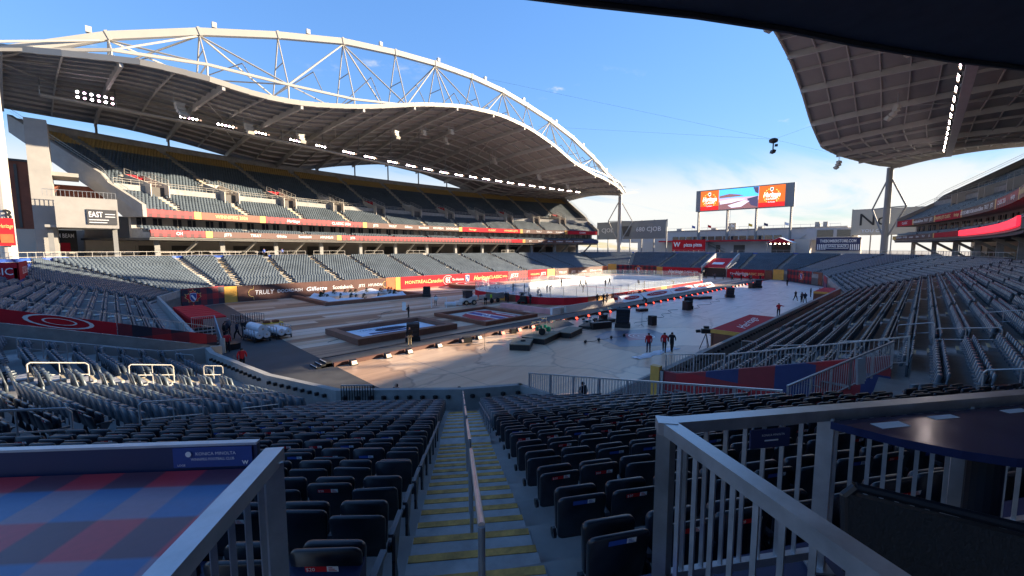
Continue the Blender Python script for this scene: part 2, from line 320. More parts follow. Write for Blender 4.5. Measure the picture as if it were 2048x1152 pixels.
# ---------------------------------------------------------------- ground and floors
def sheet(name, pts, z, mt, th=0.3):
    m = MB().poly([(x, y, z-th) for x, y in pts], th, (0,0,1)); return m.build(name, mt)
struct(sheet('ground', [(-1500,-1500),(2200,-1500),(2200,2200),(-1500,2200)], -0.4, 'ground', 0.2))
struct(sheet('field_floor', [(4,7),(150,7),(150,85),(4,85)], -0.004, 'concrete', 0.2))
struct(sheet('plank_floor', [(12.8,34.3),(139.5,34.3),(139.5,82.2),(15.8,82.2),(14.6,60),(13.4,45)], 0.004, 'plank_print', 0.004))
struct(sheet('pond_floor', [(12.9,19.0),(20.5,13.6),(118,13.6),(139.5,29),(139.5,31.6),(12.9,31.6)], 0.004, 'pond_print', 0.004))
struct(sheet('walkway_mat', [(7.0,46),(7.0,22),(9,18.6),(12.8,19.1),(13.35,45),(14.55,60),(15.7,81.5),(10.6,79.5),(7.0,71)], 0.006, 'black_mat', 0.006))
struct(sheet('side_path', [(17,12.4),(21,10.2),(112,10.2),(126,16.4),(139,28.4),(137,28.6),(118,13.4),(20.4,13.4),(17,15.6)], 0.005, 'black_mat', 0.005))
# runway stage: low deck between the two floors
rw = thing('runway_stage', 'long dark grey runway crossing the field beside the pond print', 'stage', (13,33,0))
MB().lohi((12.9,31.9,0.005), (139.2,34.2,0.16)).build('deck', 'black_mat', rw)
MB().lohi((12.9,31.62,0.006), (139.2,31.88,0.30)).build('front_edge', 'brown_board', rw)
for k in range(26): MB().lohi((13.0+k*4.85,34.22,0.006), (17.8+k*4.85,34.30,0.20)).build('kerb_board', 'black_gear', rw)
# ---------------------------------------------------------------- lower bowl
W = [(6.8,72),(5.3,30.5),(6.3,23.2),(7.75,18.5),(11.75,14.65),(19.7,9.5),(84,9.4),(124,16.8),(139.2,27.5),(140,31),(140,77),(134,82.5),(16,82.5),(10,80)]
W = [Vector(p) for p in W]; NF = len(W); NR = 20; OA = 0.92; TR = 0.85; Z0 = 1.91; RI = 0.255
fd = [(W[(i+1) % NF]-W[i]).normalized() for i in range(NF)]; fnv = [Vector((-d.y, d.x)) for d in fd]
def off_v(i, o):
    a, b = fnv[i-1], fnv[i]; return W[i]-(a+b)/(1+a.dot(b))*o
ROWS = {3: 18, 4: 18}
VOMS = [(14.0,20.6,0.6,15.0), (-9.0,7.0,32.6,33.9), (-9.0,-5.2,70.5,90.0), (136,150,43.8,51.0)]   # x0,x1,y0,y1 cut out of the terraces
def in_vom(x, y, g=0.0): return any(a-g < x < b+g and c-g < y < d+g for a, b, c, d in VOMS)
bowl = thing('lower_grandstand', 'concrete lower seating bowl with stepped rows around the whole field', 'grandstand', (70,46,0))
def strip(m, i, o0, o1, z, zb):
    a0, b0, a1, b1 = off_v(i, o0), off_v(i+1 if i+1 < NF else 0, o0), off_v(i, o1), off_v((i+1) % NF, o1)
    L0 = (b0-a0).length; n = max(1, int(L0/0.9))
    def p(t, u): q = (a0.lerp(b0, t)).lerp(a1.lerp(b1, t), u); return q
    cut = i in (0, 1, 2, 3, 4, 5, 9, 13)
    if not cut: n = 1
    run = None
    for k in range(n+1):
        hit = k == n
        if not hit and cut: c = p((k+.5)/n, .5); hit = in_vom(c.x, c.y)
        if hit:
            if run is not None:
                A, B, D, E = p(run/n, 0), p(k/n, 0), p(k/n, 1), p(run/n, 1)
                m.add([(A.x,A.y,z),(B.x,B.y,z),(D.x,D.y,z),(E.x,E.y,z),(A.x,A.y,zb),(B.x,B.y,zb)], [(0,1,2,3)[::-1],(0,4,5,1)[::-1]])
                run = None
        elif run is None: run = k
for i in range(NF):
    m = MB(); strip(m, i, 0.0, OA, 1.72, 0.0); nr = ROWS.get(i, NR)
    for r in range(nr): strip(m, i, OA+TR*r, OA+TR*(r+1), Z0+RI*r, Z0+RI*(r-1) if r else 1.72)
    if i not in (3, 4): strip(m, i, OA+TR*NR, 44, 7.2, Z0+RI*(NR-1))
    m.build('terrace', 'terrace', bowl)
    j = (i+1) % NF; q = MB()                     # field wall of this side
    a, b = W[i], W[j]; a2, b2 = off_v(i, 0.28), off_v(j, 0.28); pieces = [(0, 1)]
    if i == 4: pieces = [(0, 0.29)]
    if i == 5: pieces = [(.9/64.3, 1)]
    if i == 0: pieces = [(0, 38.1/41.5), (39.4/41.5, 1)]
    if i == 9: pieces = [(0, 12.8/46), (20.0/46, 1)]
    for (s, e) in pieces:
        l4 = [a.lerp(b, s), a.lerp(b, e), a2.lerp(b2, e), a2.lerp(b2, s)]
        q.hexa([(v.x,v.y,0) for v in l4], [(v.x,v.y,2.7) for v in l4]).build('field_wall', 'concrete', bowl); q = MB()
# ---------------------------------------------------------------- seats
def row_pts(i, r, pitch=0.505):
    o = OA+TR*r+0.75; a, b = off_v(i, o), off_v((i+1) % NF, o); Ln = (b-a).length
    s0 = (W[i]-a).dot(fd[i])                     # where the wall's start lies along this row
    n = int((Ln-1.3)/pitch); st = .70 if i == 4 else Ln-.70-n*pitch if i == 3 else (Ln-n*pitch)/2
    for k in range(n):
        d = st+(k+.5)*pitch; p = a+fd[i]*d
        yield k, n, d-s0, p
AISLES = {0: [8.6, 21.5, 31.8], 1: [5.0], 5: [5.7,19,33,47,58], 6: [13,27], 7: [9], 9: [9.5,24.5,36], 11: [17,29,42,54.5,66.5,78,88.5,97.5,106.5,115]}
SEATS = []                                       # facet, row, index, x, y, z, facing angle
for i in range(NF):
    ang = math.atan2(fnv[i].y, fnv[i].x)-math.pi/2
    for r in range(ROWS.get(i, NR)):
        for k, n, s, p in row_pts(i, r):
            if any(abs(s-a) < 0.72 for a in AISLES.get(i, [])): continue
            if in_vom(p.x, p.y, 0.55): continue
            SEATS.append((i, r, k, n, p.x, p.y, Z0+RI*r, ang))
ch, sh_ = math.cos(R(44.4)), math.sin(R(44.4)); cpt, spt = math.cos(R(5.37)), math.sin(R(5.37))
def view(x, y, z):
    f_ = x*ch+y*sh_; a_ = x*sh_-y*ch; dz = z-9; d = f_*cpt-dz*spt; u = -(f_*spt+dz*cpt)
    return (1024+840*a_/d, 576+840*u/d, d) if d > 0.05 else (-1, -1, d)
def tmpl(boxes):
    V, F = [], []
    for (x0,x1,y0,y1,z0,z1,l0,l1) in boxes:      # l0,l1: y shift at bottom and top (lean)
        o = len(V)
        V += [(x0,y0+l0,z0),(x1,y0+l0,z0),(x1,y1+l0,z0),(x0,y1+l0,z0),(x0,y0+l1,z1),(x1,y0+l1,z1),(x1,y1+l1,z1),(x0,y1+l1,z1)]
        F += [(o+4,o+5,o+6,o+7),(o,o+1,o+5,o+4),(o+1,o+2,o+6,o+5),(o+2,o+3,o+7,o+6),(o+3,o,o+4,o+7)]
    return np.array(V), np.array(F)
T_FAR = tmpl([(-.22,.22,-.05,0.0,.36,.86,.03,-.07), (-.205,.205,.05,.15,.36,.78,.10,.0), (-.26,-.23,-.02,.30,.52,.58,0,0), (-.255,-.235,-.02,.06,.0,.52,0,0)])
def seat_mass(name, seats, mt, label, cat, T=T_FAR):
    V, F = T; n = len(seats)
    P = np.array([(s[-4], s[-3], s[-2]) for s in seats]); A = np.array([s[-1] for s in seats])+np.random.normal(0, .02, n)
    c, s_ = np.cos(A)[:, None], np.sin(A)[:, None]
    X = V[None,:,0]*c-V[None,:,1]*s_+P[:,0:1]; Y = V[None,:,0]*s_+V[None,:,1]*c+P[:,1:2]; Z = V[None,:,2]+P[:,2:3]
    vs = np.stack([X, Y, Z], -1).reshape(-1, 3); fs = (F[None]+(np.arange(n)*len(V))[:, None, None]).reshape(-1, 4)
    me = bpy.data.meshes.new(name); me.vertices.add(len(vs)); me.vertices.foreach_set('co', vs.astype(np.float32).ravel())
    me.loops.add(fs.size); me.loops.foreach_set('vertex_index', fs.astype(np.int32).ravel()); me.polygons.add(len(fs))
    me.polygons.foreach_set('loop_start', np.arange(len(fs), dtype=np.int32)*4); me.update(calc_edges=True); me.validate()
    me.materials.append(M(mt)); o = bpy.data.objects.new(name, me); C.objects.link(o); tag(o, label, cat, kind='stuff'); return o
cand = []
for s in SEATS:
    x, y, d = view(s[4], s[5], s[6]+0.7)
    if 0.8 < d < 17 and -30 < x < 2078 and 500 < y < 1185: cand.append((d, s))
cand.sort(key=lambda t: t[0]); NEAR = [c[1] for c in cand[:300]]; nearset = set(id(s) for s in NEAR)
seat_mass('grandstand_seats', [s for s in SEATS if id(s) not in nearset], 'seat_far_sunlit', 'rows of folded navy seats filling the lower bowl around the field', 'seats')
# one detailed folding seat: backrest, seat pan, armrest, leg, sticker
def rounded_slab(w, h, th, r, y0, z0, lean, bow=0.0):
    pts = []
    for cx, cz, a0 in ((w/2-r, r*.6, -90), (w/2-r, h-r, 0), (-w/2+r, h-r, 90), (-w/2+r, r*.6, 180)):
        for k in range(4):
            a = R(a0+30*k); rr = r if cz > r else r*.6; pts.append((cx+rr*math.cos(a), cz+rr*math.sin(a)))
    n = len(pts); vs = []; ins = 0.012
    for (yy, sc) in ((0, 1-ins*3), (ins, 1), (th-ins, 1), (th, 1-ins*3)):
        for (x, z) in pts:
            zc = h/2+(z-h/2)*sc; xx = x*sc; vs.append((xx, y0+yy-lean*zc+bow*(1-(2*xx/w)**2), z0+zc))
    fs = [(k*n+i, k*n+(i+1) % n, (k+1)*n+(i+1) % n, (k+1)*n+i) for k in range(3) for i in range(n)]
    return vs, fs+[tuple(range(n-1, -1, -1)), tuple(range(3*n, 4*n))]
def near_seat():
    t = thing('stadium_seat', 'x', 'seat')
    vs, fs = rounded_slab(0.462, 0.42, 0.045, 0.055, -0.05, 0.425, 0.16, -0.025); MB().add(vs, fs).build('backrest', 'seat_near_shaded', t, True, True)
    vs, fs = rounded_slab(0.41, 0.41, 0.055, 0.05, 0.055, 0.42, 0.06); MB().add(vs, fs).build('seat_pan', 'seat_near_shaded', t, True, True)
    a = MB().box((0.26,0.09,0.60), (0.045,0.34,0.03)).hexa([(0.245,-.02,.3),(0.275,-.02,.3),(0.275,.05,.3),(0.245,.05,.3)], [(0.245,.0,.59),(0.275,.0,.59),(0.275,.22,.59),(0.245,.22,.59)])
    a.build('armrest', 'armrest', t, True)
    MB().hexa([(0.245,-.06,0),(0.275,-.06,0),(0.275,.10,0),(0.245,.10,0)], [(0.248,-.02,.33),(0.272,-.02,.33),(0.272,.03,.33),(0.248,.03,.33)]).build('leg', 'seat_frame', t, True)
    for sx_ in (-1, 1): MB().tube((sx_*.215,.0,.45), (sx_*.243,.0,.45), .05, 10).tube((sx_*.243,.0,.45), (sx_*.247,.0,.45), .018, 6).build('hinge', 'seat_frame', t, True)
    return t
seat0 = near_seat()
def sticker(c1, word):
    y = lambda z: -0.0565-0.16*(z-0.40)
    def quad(m, x0, x1, z0, z1, dy, mi): m.add([(x0,y(z0)-.016-dy,z0),(x1,y(z0)-.016-dy,z0),(x1,y(z1)-.016-dy,z1),(x0,y(z1)-.016-dy,z1)], [(0,1,2,3)], mi)
    m = MB(); quad(m, -.10, .035, .772, .812, .006, 0); quad(m, .035, .105, .774, .814, .006, 1)
    for k in range(3): quad(m, .045, .095-.012*k, .780+.011*k, .785+.011*k, .008, 0)
    o = m.build('price_sticker', [c1, 'white_letter'], seat0, True)
    if word: text('lettering', word, (-.065,-.1455,.792), (1,0,0), (0,-.16,1), .036, 'white_letter', o, width=.055)
    return o
st1 = sticker('red_bright', '$20'); st2 = sticker('royal', '')
ORD = lambda n: '%d%s' % (n, 'th' if 10 <= n % 100 <= 20 else {1: 'st', 2: 'nd', 3: 'rd'}.get(n % 10, 'th'))
for q, s in enumerate(NEAR):
    i, r, k, n, x, y, z, ang = s
    rowname = ORD(ROWS.get(i, NR)-r)
    if i == 3: lab = 'folded shade-dark navy seat, %s left of the central stairs in %s row down' % (ORD(n-k), rowname)
    elif i == 4: lab = 'folded shade-dark navy seat, %s right of the central stairs in %s row down' % (ORD(k+1), rowname)
    else: lab = 'folded shade-dark navy seat, %s along the %s side row, %s row down' % (ORD(k+1), {5: 'right', 2: 'left bend', 1: 'left end', 0: 'far left'}.get(i, 'back'), rowname)
    o = seat0.copy(); C.objects.link(o); o.location = (x, y, z); o.rotation_euler = (0, 0, ang+random.gauss(0, .012)); tag(o, lab, 'seat', 'folding seats near the loge')
    drop = random.random()
    for chd in seat0.children:
        if chd is st1 and not 0.25 < drop < 0.62: continue
        if chd is st2 and not drop < 0.25: continue
        c = copy_tree(chd, o)
        if chd.name.startswith('backrest'): c.rotation_euler = (random.gauss(0, .045), random.gauss(0, .012), 0)
for o in list(seat0.children_recursive)+[seat0]: bpy.data.objects.remove(o)
# ---------------------------------------------------------------- aisle stairs
def aisle(i, s, o0, o1, wid, name, label, detail=False, corner=None):
    """steps climbing from the wall outwards; corner: vertex index for stairs on a mitre"""
    if corner is not None: base = W[corner]; a, b = fnv[corner-1], fnv[corner]; dv = -(a+b)/(1+a.dot(b))
    else: base = W[i]+fd[i]*s; dv = -fnv[i]
    tv = Vector((-dv.y, dv.x)).normalized(); t = thing(name, label, 'stairs', (base.x, base.y, 0), 'aisle stairs of the lower bowl')
    m1, m2 = MB(), MB(); k = 0; o = o0
    while o < o1-0.01:
        r = (o-OA)/TR; z = Z0+RI*math.floor(r+.001)+(RI/2 if (r % 1) > .45 else 0) + 0.01
        p, q = base+dv*o, base+dv*(o+TR/2); h = tv*wid/2
        l4 = [p-h, p+h, q+h, q-h]; n1 = p+(q-p)*.20
        st = MB() if detail else m1; ns = MB() if detail else m2
        st.hexa([(v.x,v.y,z-.30) for v in l4], [(v.x,v.y,z) for v in l4])
        e = [p-h*.985-(q-p)*.02, p+h*.985-(q-p)*.02, n1+h*.985, n1-h*.985]
        ns.hexa([(v.x,v.y,z-.035) for v in e], [(v.x,v.y,z+.006) for v in e])
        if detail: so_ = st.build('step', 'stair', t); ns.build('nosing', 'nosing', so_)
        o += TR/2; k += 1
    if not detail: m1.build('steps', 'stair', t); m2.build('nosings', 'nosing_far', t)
    return base, dv, tv
base, dv, tv = aisle(0, 0, OA, OA+TR*20, 1.22, 'aisle_stairs', 'grey concrete stairs with yellow nosings running down between the near seats', True, 4)
cnt = 0; SIDE = {0: 'near left end', 1: 'near left bend', 5: 'right side', 6: 'far right bend', 7: 'far right corner', 9: 'far end', 11: 'sunlit left side'}
for i, ls in AISLES.items():
    for j, s in enumerate(sorted(ls)):
        aisle(i, s, OA, OA+TR*NR, 1.05, 'aisle_stairs', '%s aisle of steps from the near end, %s of the bowl' % (ORD(j+1) if i in (5, 6, 9) else ORD(len(ls)-j), SIDE[i]))
for i, d in ((3, 'near left'), (6, 'right hand'), (7, 'far right inner'), (8, 'far right outer'), (10, 'far left inner'), (11, 'far left outer'), (12, 'back left'), (0, 'left end')):
    aisle(0, 0, OA, OA+TR*(18 if i == 3 else NR), 1.05, 'aisle_stairs', 'aisle of steps on the bend of the bowl at the %s corner' % d, False, i)
# centre handrail of the near stairs: separate hoops
def zat(o): return Z0+RI*(o-OA)/TR
for k in range(6):
    oa, ob = 16.6-2.75*k, 16.6-2.75*k-2.15
    A, B = base+dv*oa, base+dv*ob; t = thing('stair_handrail', '%s grey tube handrail up the middle of the near stairs, counted from below' % ORD(6-k), 'handrail', (A.x, A.y, zat(oa)), 'handrails of the near stairs')
    za, zb = zat(oa)+.92, zat(ob)+.92
    MB().path([(A.x,A.y,za),(B.x,B.y,zb)], .021, 10).build('rail', 'aluminium', t, smooth=False)
    for (P, zt) in ((A, za), (B, zb)): MB().tube((P.x,P.y,zt-.92), (P.x,P.y,zt), .02, 10).build('post', 'aluminium', t)
# ---------------------------------------------------------------- upper stands (polar about the far centre), mirrored for the right side
CX, CY, YM = 76.0, -99.0, 101.4
AE = R(20.2); A0 = {False: -R(19.0), True: -R(3.6)}
class Side:
    def __init__(s, mir): s.m = mir
    def y(s, Y): return YM-Y if s.m else Y
    def p(s, r, a, z):
        if a < 0 and not s.m: a *= 1+.0032*max(0, r-208)
        return (CX+r*math.sin(a), s.y(CY+r*math.cos(a)), z)
    def q(s, X, Y, Z): return (X, s.y(Y), Z)
EAST, WEST = Side(False), Side(True)
def arc_band(sd_, prof, a0, a1, n=48):           # prof: closed loop of (r,z); swept along the arc
    m = MB(); k = len(prof); vs = []; fs = []
    for i in range(n+1):
        a = a0+(a1-a0)*i/n; vs += [sd_.p(r, a, z) for r, z in prof]
    for i in range(n): fs += [(i*k+j, i*k+(j+1) % k, (i+1)*k+(j+1) % k, (i+1)*k+j) for j in range(k)]
    fs += [tuple(range(k)), tuple(range(n*k, n*k+k))[::-1]]
    return m.add(vs, fs)
LT = [(208.2+0.8*i, 15.5+0.47*i) for i in range(8)]            # lower tier rows (front r, z)
UT = [(216.4+0.8*i, 20.35+0.47*i) for i in range(23)]           # upper tier rows
ANG_AIS = [R(a) for a in (-17.4,-14.0,-10.6,-7.2,-3.8,-0.4,3.0,6.4,9.8,13.2,16.6)]
def upper_stand(sd_, word):
    t = thing('upper_grandstand', 'curved upper seating deck of the %s stand above the suites' % word, 'grandstand', sd_.p(210, 0, 7.2))
    prof = [(208.0,14.9)]
    for r, z in LT: prof += [(r, z), (r+0.8, z)]
    prof += [(214.6,19.9),(216.4,19.9)]
    for r, z in UT: prof += [(r, z), (r+0.8, z)]
    pz = 31.2 if sd_.m else 32.6; prof += [(235.2,pz),(235.6,pz),(235.6,29.6),(216,18.6),(212,14.9)]  # right stand's parapet lowered to widen the sun strip on the field
    arc_band(sd_, prof, A0[sd_.m], AE, 60).build('terrace', 'terrace', t)
    arc_band(sd_, [(214.45,18.5),(214.6,18.5),(214.6,20.6),(214.45,20.6)], A0[sd_.m], AE).build('mid_wall', 'concrete', t)
    arc_band(sd_, [(235.25,30.6),(235.5,30.6),(235.5,pz+.35),(235.25,pz+.35)], A0[sd_.m], AE).build('back_parapet', 'steel_grey', t)
    for sg in (-1, 1):                           # raked end walls with stepped coping
        a = AE if sg > 0 else A0[sd_.m]; b = a+sg*R(0.16); vs = []
        pr = [(207.6,14.5),(207.6,16.6),(214.8,20.6),(216.2,22.2),(235.6,33.4),(235.6,30.2),(216,18.0),(212,14.5)]
        m = MB(); n = len(pr)
        m.add([sd_.p(r, a, z) for r, z in pr]+[sd_.p(r, b, z) for r, z in pr], [tuple(range(n)), tuple(range(n, 2*n))[::-1]]+[(i, (i+1) % n, n+(i+1) % n, n+i) for i in range(n)])
        m.build('end_wall', 'concrete_light', t)
        rl = MB(); P = [sd_.p(r, a+sg*R(.08), z) for r, z in ((207.8,17.6),(214.8,21.6),(216.2,23.2),(235.4,34.4))]
        rl.path(P, .04, 5).path([(x, y, z-.45) for x, y, z in P], .03, 5).build('end_rail', 'galv', t)
    # suites, balcony, concourse
    arc_band(sd_, [(207.2,10.9),(211.4,10.9),(211.4,12.6),(209.9,12.6),(209.9,12.25),(209.0,12.25),(209.0,11.9),(207.2,11.9)], A0[sd_.m], AE).build('balcony', 'concrete', t)
    arc_band(sd_, [(211.4,10.9),(211.9,10.9),(211.9,15.0),(211.4,15.0)], A0[sd_.m], AE).build('suite_wall', 'concrete_light', t)
    arc_band(sd_, [(222,7.2),(222.4,7.2),(222.4,15.2),(222,15.2)], A0[sd_.m], AE).build('concourse_wall', 'facade_warm', t)
    arc_band(sd_, [(207.4,10.5),(223,10.5),(223,10.88),(207.4,10.88)], A0[sd_.m], AE).build('concourse_ceiling', 'dark_wall', t)
    n = 26 if not sd_.m else 15
    for k in range(n):
        a = A0[sd_.m]+(k+.5)*(AE-A0[sd_.m])/n
        for dlt, wd in ((-.0062, 1.35), (.0052, 1.35)):
            A, B = a+dlt-wd/430, a+dlt+wd/430
            m = MB().hexa([sd_.p(211.3,A,12.75), sd_.p(211.3,B,12.75), sd_.p(211.42,B,12.75), sd_.p(211.42,A,12.75)], [sd_.p(211.3,A,14.5), sd_.p(211.3,B,14.5), sd_.p(211.42,B,14.5), sd_.p(211.42,A,14.5)])
            wo = m.build('suite_window', 'glass_dark', t)
            MB().hexa([sd_.p(211.24,(A+B)/2-.00015,12.75), sd_.p(211.24,(A+B)/2+.00015,12.75), sd_.p(211.3,(A+B)/2+.00015,12.75), sd_.p(211.3,(A+B)/2-.00015,12.75)], [sd_.p(211.24,(A+B)/2-.00015,14.5), sd_.p(211.24,(A+B)/2+.00015,14.5), sd_.p(211.3,(A+B)/2+.00015,14.5), sd_.p(211.3,(A+B)/2-.00015,14.5)]).build('mullion', 'white_paint', wo)
        if k % 2 == 0:
            P = sd_.p(210.2, a, 7.2); MB().box((P[0],P[1],9.0), (.8,.8,3.6)).build('column', 'concrete', t)
        else:
            MB().beam(sd_.p(208.4,a,10.5), sd_.p(213.5,a,7.2), .35, .45).build('raker', 'steel_cream', t)
        q0, q1 = sd_.p(221.9, a-.008, 0), sd_.p(221.9, a+.008, 0)   # shop fronts at the back of the concourse
        if k % 3: MB().hexa([(q0[0],q0[1],7.3),(q1[0],q1[1],7.3),(q1[0],q1[1]+(.1 if sd_.m else -.1),7.3),(q0[0],q0[1]+(.1 if sd_.m else -.1),7.3)], [(q0[0],q0[1],9.6),(q1[0],q1[1],9.6),(q1[0],q1[1]+(.1 if sd_.m else -.1),9.6),(q0[0],q0[1]+(.1 if sd_.m else -.1),9.6)]).build('shop_front', 'dark_wall', t)
    seats_b, seats_g = [], []
    def fill(rows, lst, r0, a0, a1):
        for r, z in rows:
            rr = r+.62; st = .53/rr; nn = int((a1-a0)/st)
            for k in range(nn):
                a = a0+(k+.5)*st
                if any(abs(a-x)*rr < .75 for x in ANG_AIS): continue
                if rr > 214 and rr < 220.5 and any(abs(a-x)*rr < 2.0 for x in ANG_AIS[::1]): continue
                P = sd_.p(rr, a, z); lst.append((P[0], P[1], P[2], (-a+math.pi) if not sd_.m else a))
    lim = (A0[sd_.m], AE)
    fill(LT, seats_b, 0, *lim); fill(UT[:18], seats_b, 0, *lim); fill(UT[18:], seats_g, 0, *lim); fill([(207.2,11.9),(208.1,11.95),(209.0,12.25)], seats_b, 0, *lim)
    seat_mass('deck_seats', seats_b, 'seat_far_sunlit', 'rows of blue seats on the upper deck of the %s stand' % word, 'seats')
    seat_mass('deck_seats', seats_g, 'seat_gold', 'gold seats in the topmost rows of the %s stand' % word, 'seats')
    for j, a in enumerate(ANG_AIS):
        if sd_.m and a < -R(2): continue
        nm_ = '%s aisle from the %s end, %s upper deck' % (ORD(j+1 if not sd_.m else len(ANG_AIS)-j), 'near' if not sd_.m else 'far', word)
        t2 = thing('deck_stairs', 'pale steps of the '+nm_, 'stairs', sd_.p(208, a, 15), 'aisles of the upper decks'); m = MB()
        for rows in (LT, UT):
            for r, z in rows:
                h = .6/r
                for (ra, rb, zz_) in ((r-.02, r+.4, z-.21), (r+.38, r+.82, z+.012)):
                    m.hexa([sd_.p(ra,a-h,zz_-.2),sd_.p(ra,a+h,zz_-.2),sd_.p(rb,a+h,zz_-.2),sd_.p(rb,a-h,zz_-.2)], [sd_.p(ra,a-h,zz_),sd_.p(ra,a+h,zz_),sd_.p(rb,a+h,zz_),sd_.p(rb,a-h,zz_)])
        m.build('steps', 'nosing_far', t2)
        # vomitory portal through the mid wall
        v = thing('vomitory', 'concrete portal at the '+nm_, 'vomitory', sd_.p(214.4, a, 18.5), 'portals of the upper decks'); h = 1.35/215
        for s in (-1, 1):
            x = a+s*h; e = .16/215*s
            m = MB().add([sd_.p(213.2,x,18.4),sd_.p(219.5,x,19.0),sd_.p(219.5,x,23.1),sd_.p(213.2,x,21.0),sd_.p(213.2,x+e,18.4),sd_.p(219.5,x+e,19.0),sd_.p(219.5,x+e,23.1),sd_.p(213.2,x+e,21.0)], [(0,1,2,3),(7,6,5,4),(0,4,5,1),(1,5,6,2),(2,6,7,3),(3,7,4,0)]); m.build('side_wall', 'facade_warm', v)
            rl = MB(); P = [sd_.p(213.2,x,22.0), sd_.p(219.5,x,24.1)]; rl.path(P, .05, 5)
            for q in range(5): b = Vector(P[0]).lerp(Vector(P[1]), q/4); rl.tube((b.x,b.y,b.z-1.0), b, .035, 5)
            rl.path([(p_[0],p_[1],p_[2]-.5) for p_ in P], .035, 5); rl.build('rail', 'white_paint', v)
        MB().hexa([sd_.p(214.3,a-h,18.5),sd_.p(214.3,a+h,18.5),sd_.p(214.42,a+h,18.5),sd_.p(214.42,a-h,18.5)], [sd_.p(214.3,a-h,20.6),sd_.p(214.3,a+h,20.6),sd_.p(214.42,a+h,20.6),sd_.p(214.42,a-h,20.6)]).build('doorway', 'dark_wall', v)
        MB().hexa([sd_.p(218.9,a-h,21.4),sd_.p(218.9,a+h,21.4),sd_.p(219.1,a+h,21.4),sd_.p(219.1,a-h,21.4)], [sd_.p(219.2,a-h,23.0),sd_.p(219.2,a+h,23.0),sd_.p(219.4,a+h,23.0),sd_.p(219.4,a-h,23.0)]).build('sign_panel', 'red_banner' if j % 2 == 0 else 'facade_warm', v)
    rl = MB()
    for r_, z_ in ((214.5,21.5),(214.5,21.1)):
        n = 60; rl.path([sd_.p(r_, A0[sd_.m]+(AE-A0[sd_.m])*k/n, z_) for k in range(n+1)], .04, 4)
    for k in range(121): P = sd_.p(214.5, A0[sd_.m]+(AE-A0[sd_.m])*k/120, 20.6); rl.tube(P, (P[0],P[1],21.5), .03, 4)
    ro = rl.build('deck_railing', 'white_paint', t); ro['kind'] = 'stuff'
    return t
eu = upper_stand(EAST, 'left'); wu = upper_stand(WEST, 'right')
# ribbon boards on the two fascias of each stand
def ribbon(sd_, word, r, z0, z1, segs, label):
    t = thing('ribbon_board', label, 'ribbon board', sd_.p(r, 0, z0)); inn = -1
    tot = sum(s[0] for s in segs); a = A0[sd_.m]
    for k, (w_, mt, txt, lm) in enumerate(segs):
        a1 = a+(AE-A0[sd_.m])*w_/tot; m = arc_band(sd_, [(r-.25,z0),(r,z0),(r,z1),(r-.25,z1)], a+.0001, a1-.0001, max(2, int(w_)))
        o = m.build('panel', mt, t, uvfn=lambda v: (math.atan2(v.x-CX, (v.y if not sd_.m else YM-v.y)-CY)*r, v.z-z0))
        n = len(txt)
        for q, wd in enumerate(txt):
            am = a+(a1-a)*(q+.5)/n; P = Vector(sd_.p(r-.30, am, (z0+z1)/2)); rt = Vector((math.cos(am), -math.sin(am)*(-1 if sd_.m else 1), 0)); rt = rt if not sd_.m else -rt
            text('lettering', wd, P, rt, (0,0,1), (z1-z0)*.62, lm, o, shear=.25 if wd in ('Heritage', 'Canadiens') else 0, bold=.015)
        a = a1
    return t
SP = ['JETS','TRULY','Gillette','Scotiabank','HYUNDAI','DOORDASH']
seg_u = [(6,'plaid_ribbon',[],''),(1,'gold_board',[],''),(9,'wood_red',['WINNIPEG 2026'],'gold_letter'),(1,'gold_board',[],''),(20,'plaid_ribbon',['Heritage','CLASSIC 2026'],'white_letter'),(1,'gold_board',[],''),(26,'brown_board',SP,'white_letter'),(1,'gold_board',[],''),(20,'red_banner',['Heritage','CLASSIC','WINNIPEG JETS'],'gold_letter'),(1,'gold_board',[],''),(16,'brown_board',SP[:4],'white_letter'),(1,'gold_board',[],''),(12,'red_banner',['CLASSIC'],'white_letter')]
seg_l = [(7,'plaid_ribbon',['CH'],'white_letter'),(1,'gold_board',[],''),(22,'brown_board',['JETS','TRULY','Gillette','Scotiabank','HYUNDAI'],'white_letter'),(1,'gold_board',[],''),(5,'plaid_ribbon',['JETS'],'white_letter'),(44,'plaid_ribbon',[],''),(4,'red_banner',[],''),(1,'gold_board',[],''),(22,'brown_board',SP,'white_letter'),(6,'navy',[],'')]
ribbon(EAST, 'left', 207.9, 14.55, 15.95, seg_u, 'red and brown ribbon board under the left upper deck seats')
ribbon(EAST, 'left', 207.15, 11.1, 12.3, seg_l, 'red plaid ribbon board below the left suite windows')
ribbon(WEST, 'right', 207.9, 14.55, 15.95, seg_u, 'red and brown ribbon board under the right upper deck seats')
ribbon(WEST, 'right', 207.15, 11.2, 12.15, [(60,'screen_led',[],''),(20,'red_banner',[],''),(1,'gold_board',[],''),(30,'brown_board',SP,'white_letter'),(3,'gold_board',[],'')], 'glowing red ribbon board below the right suites')
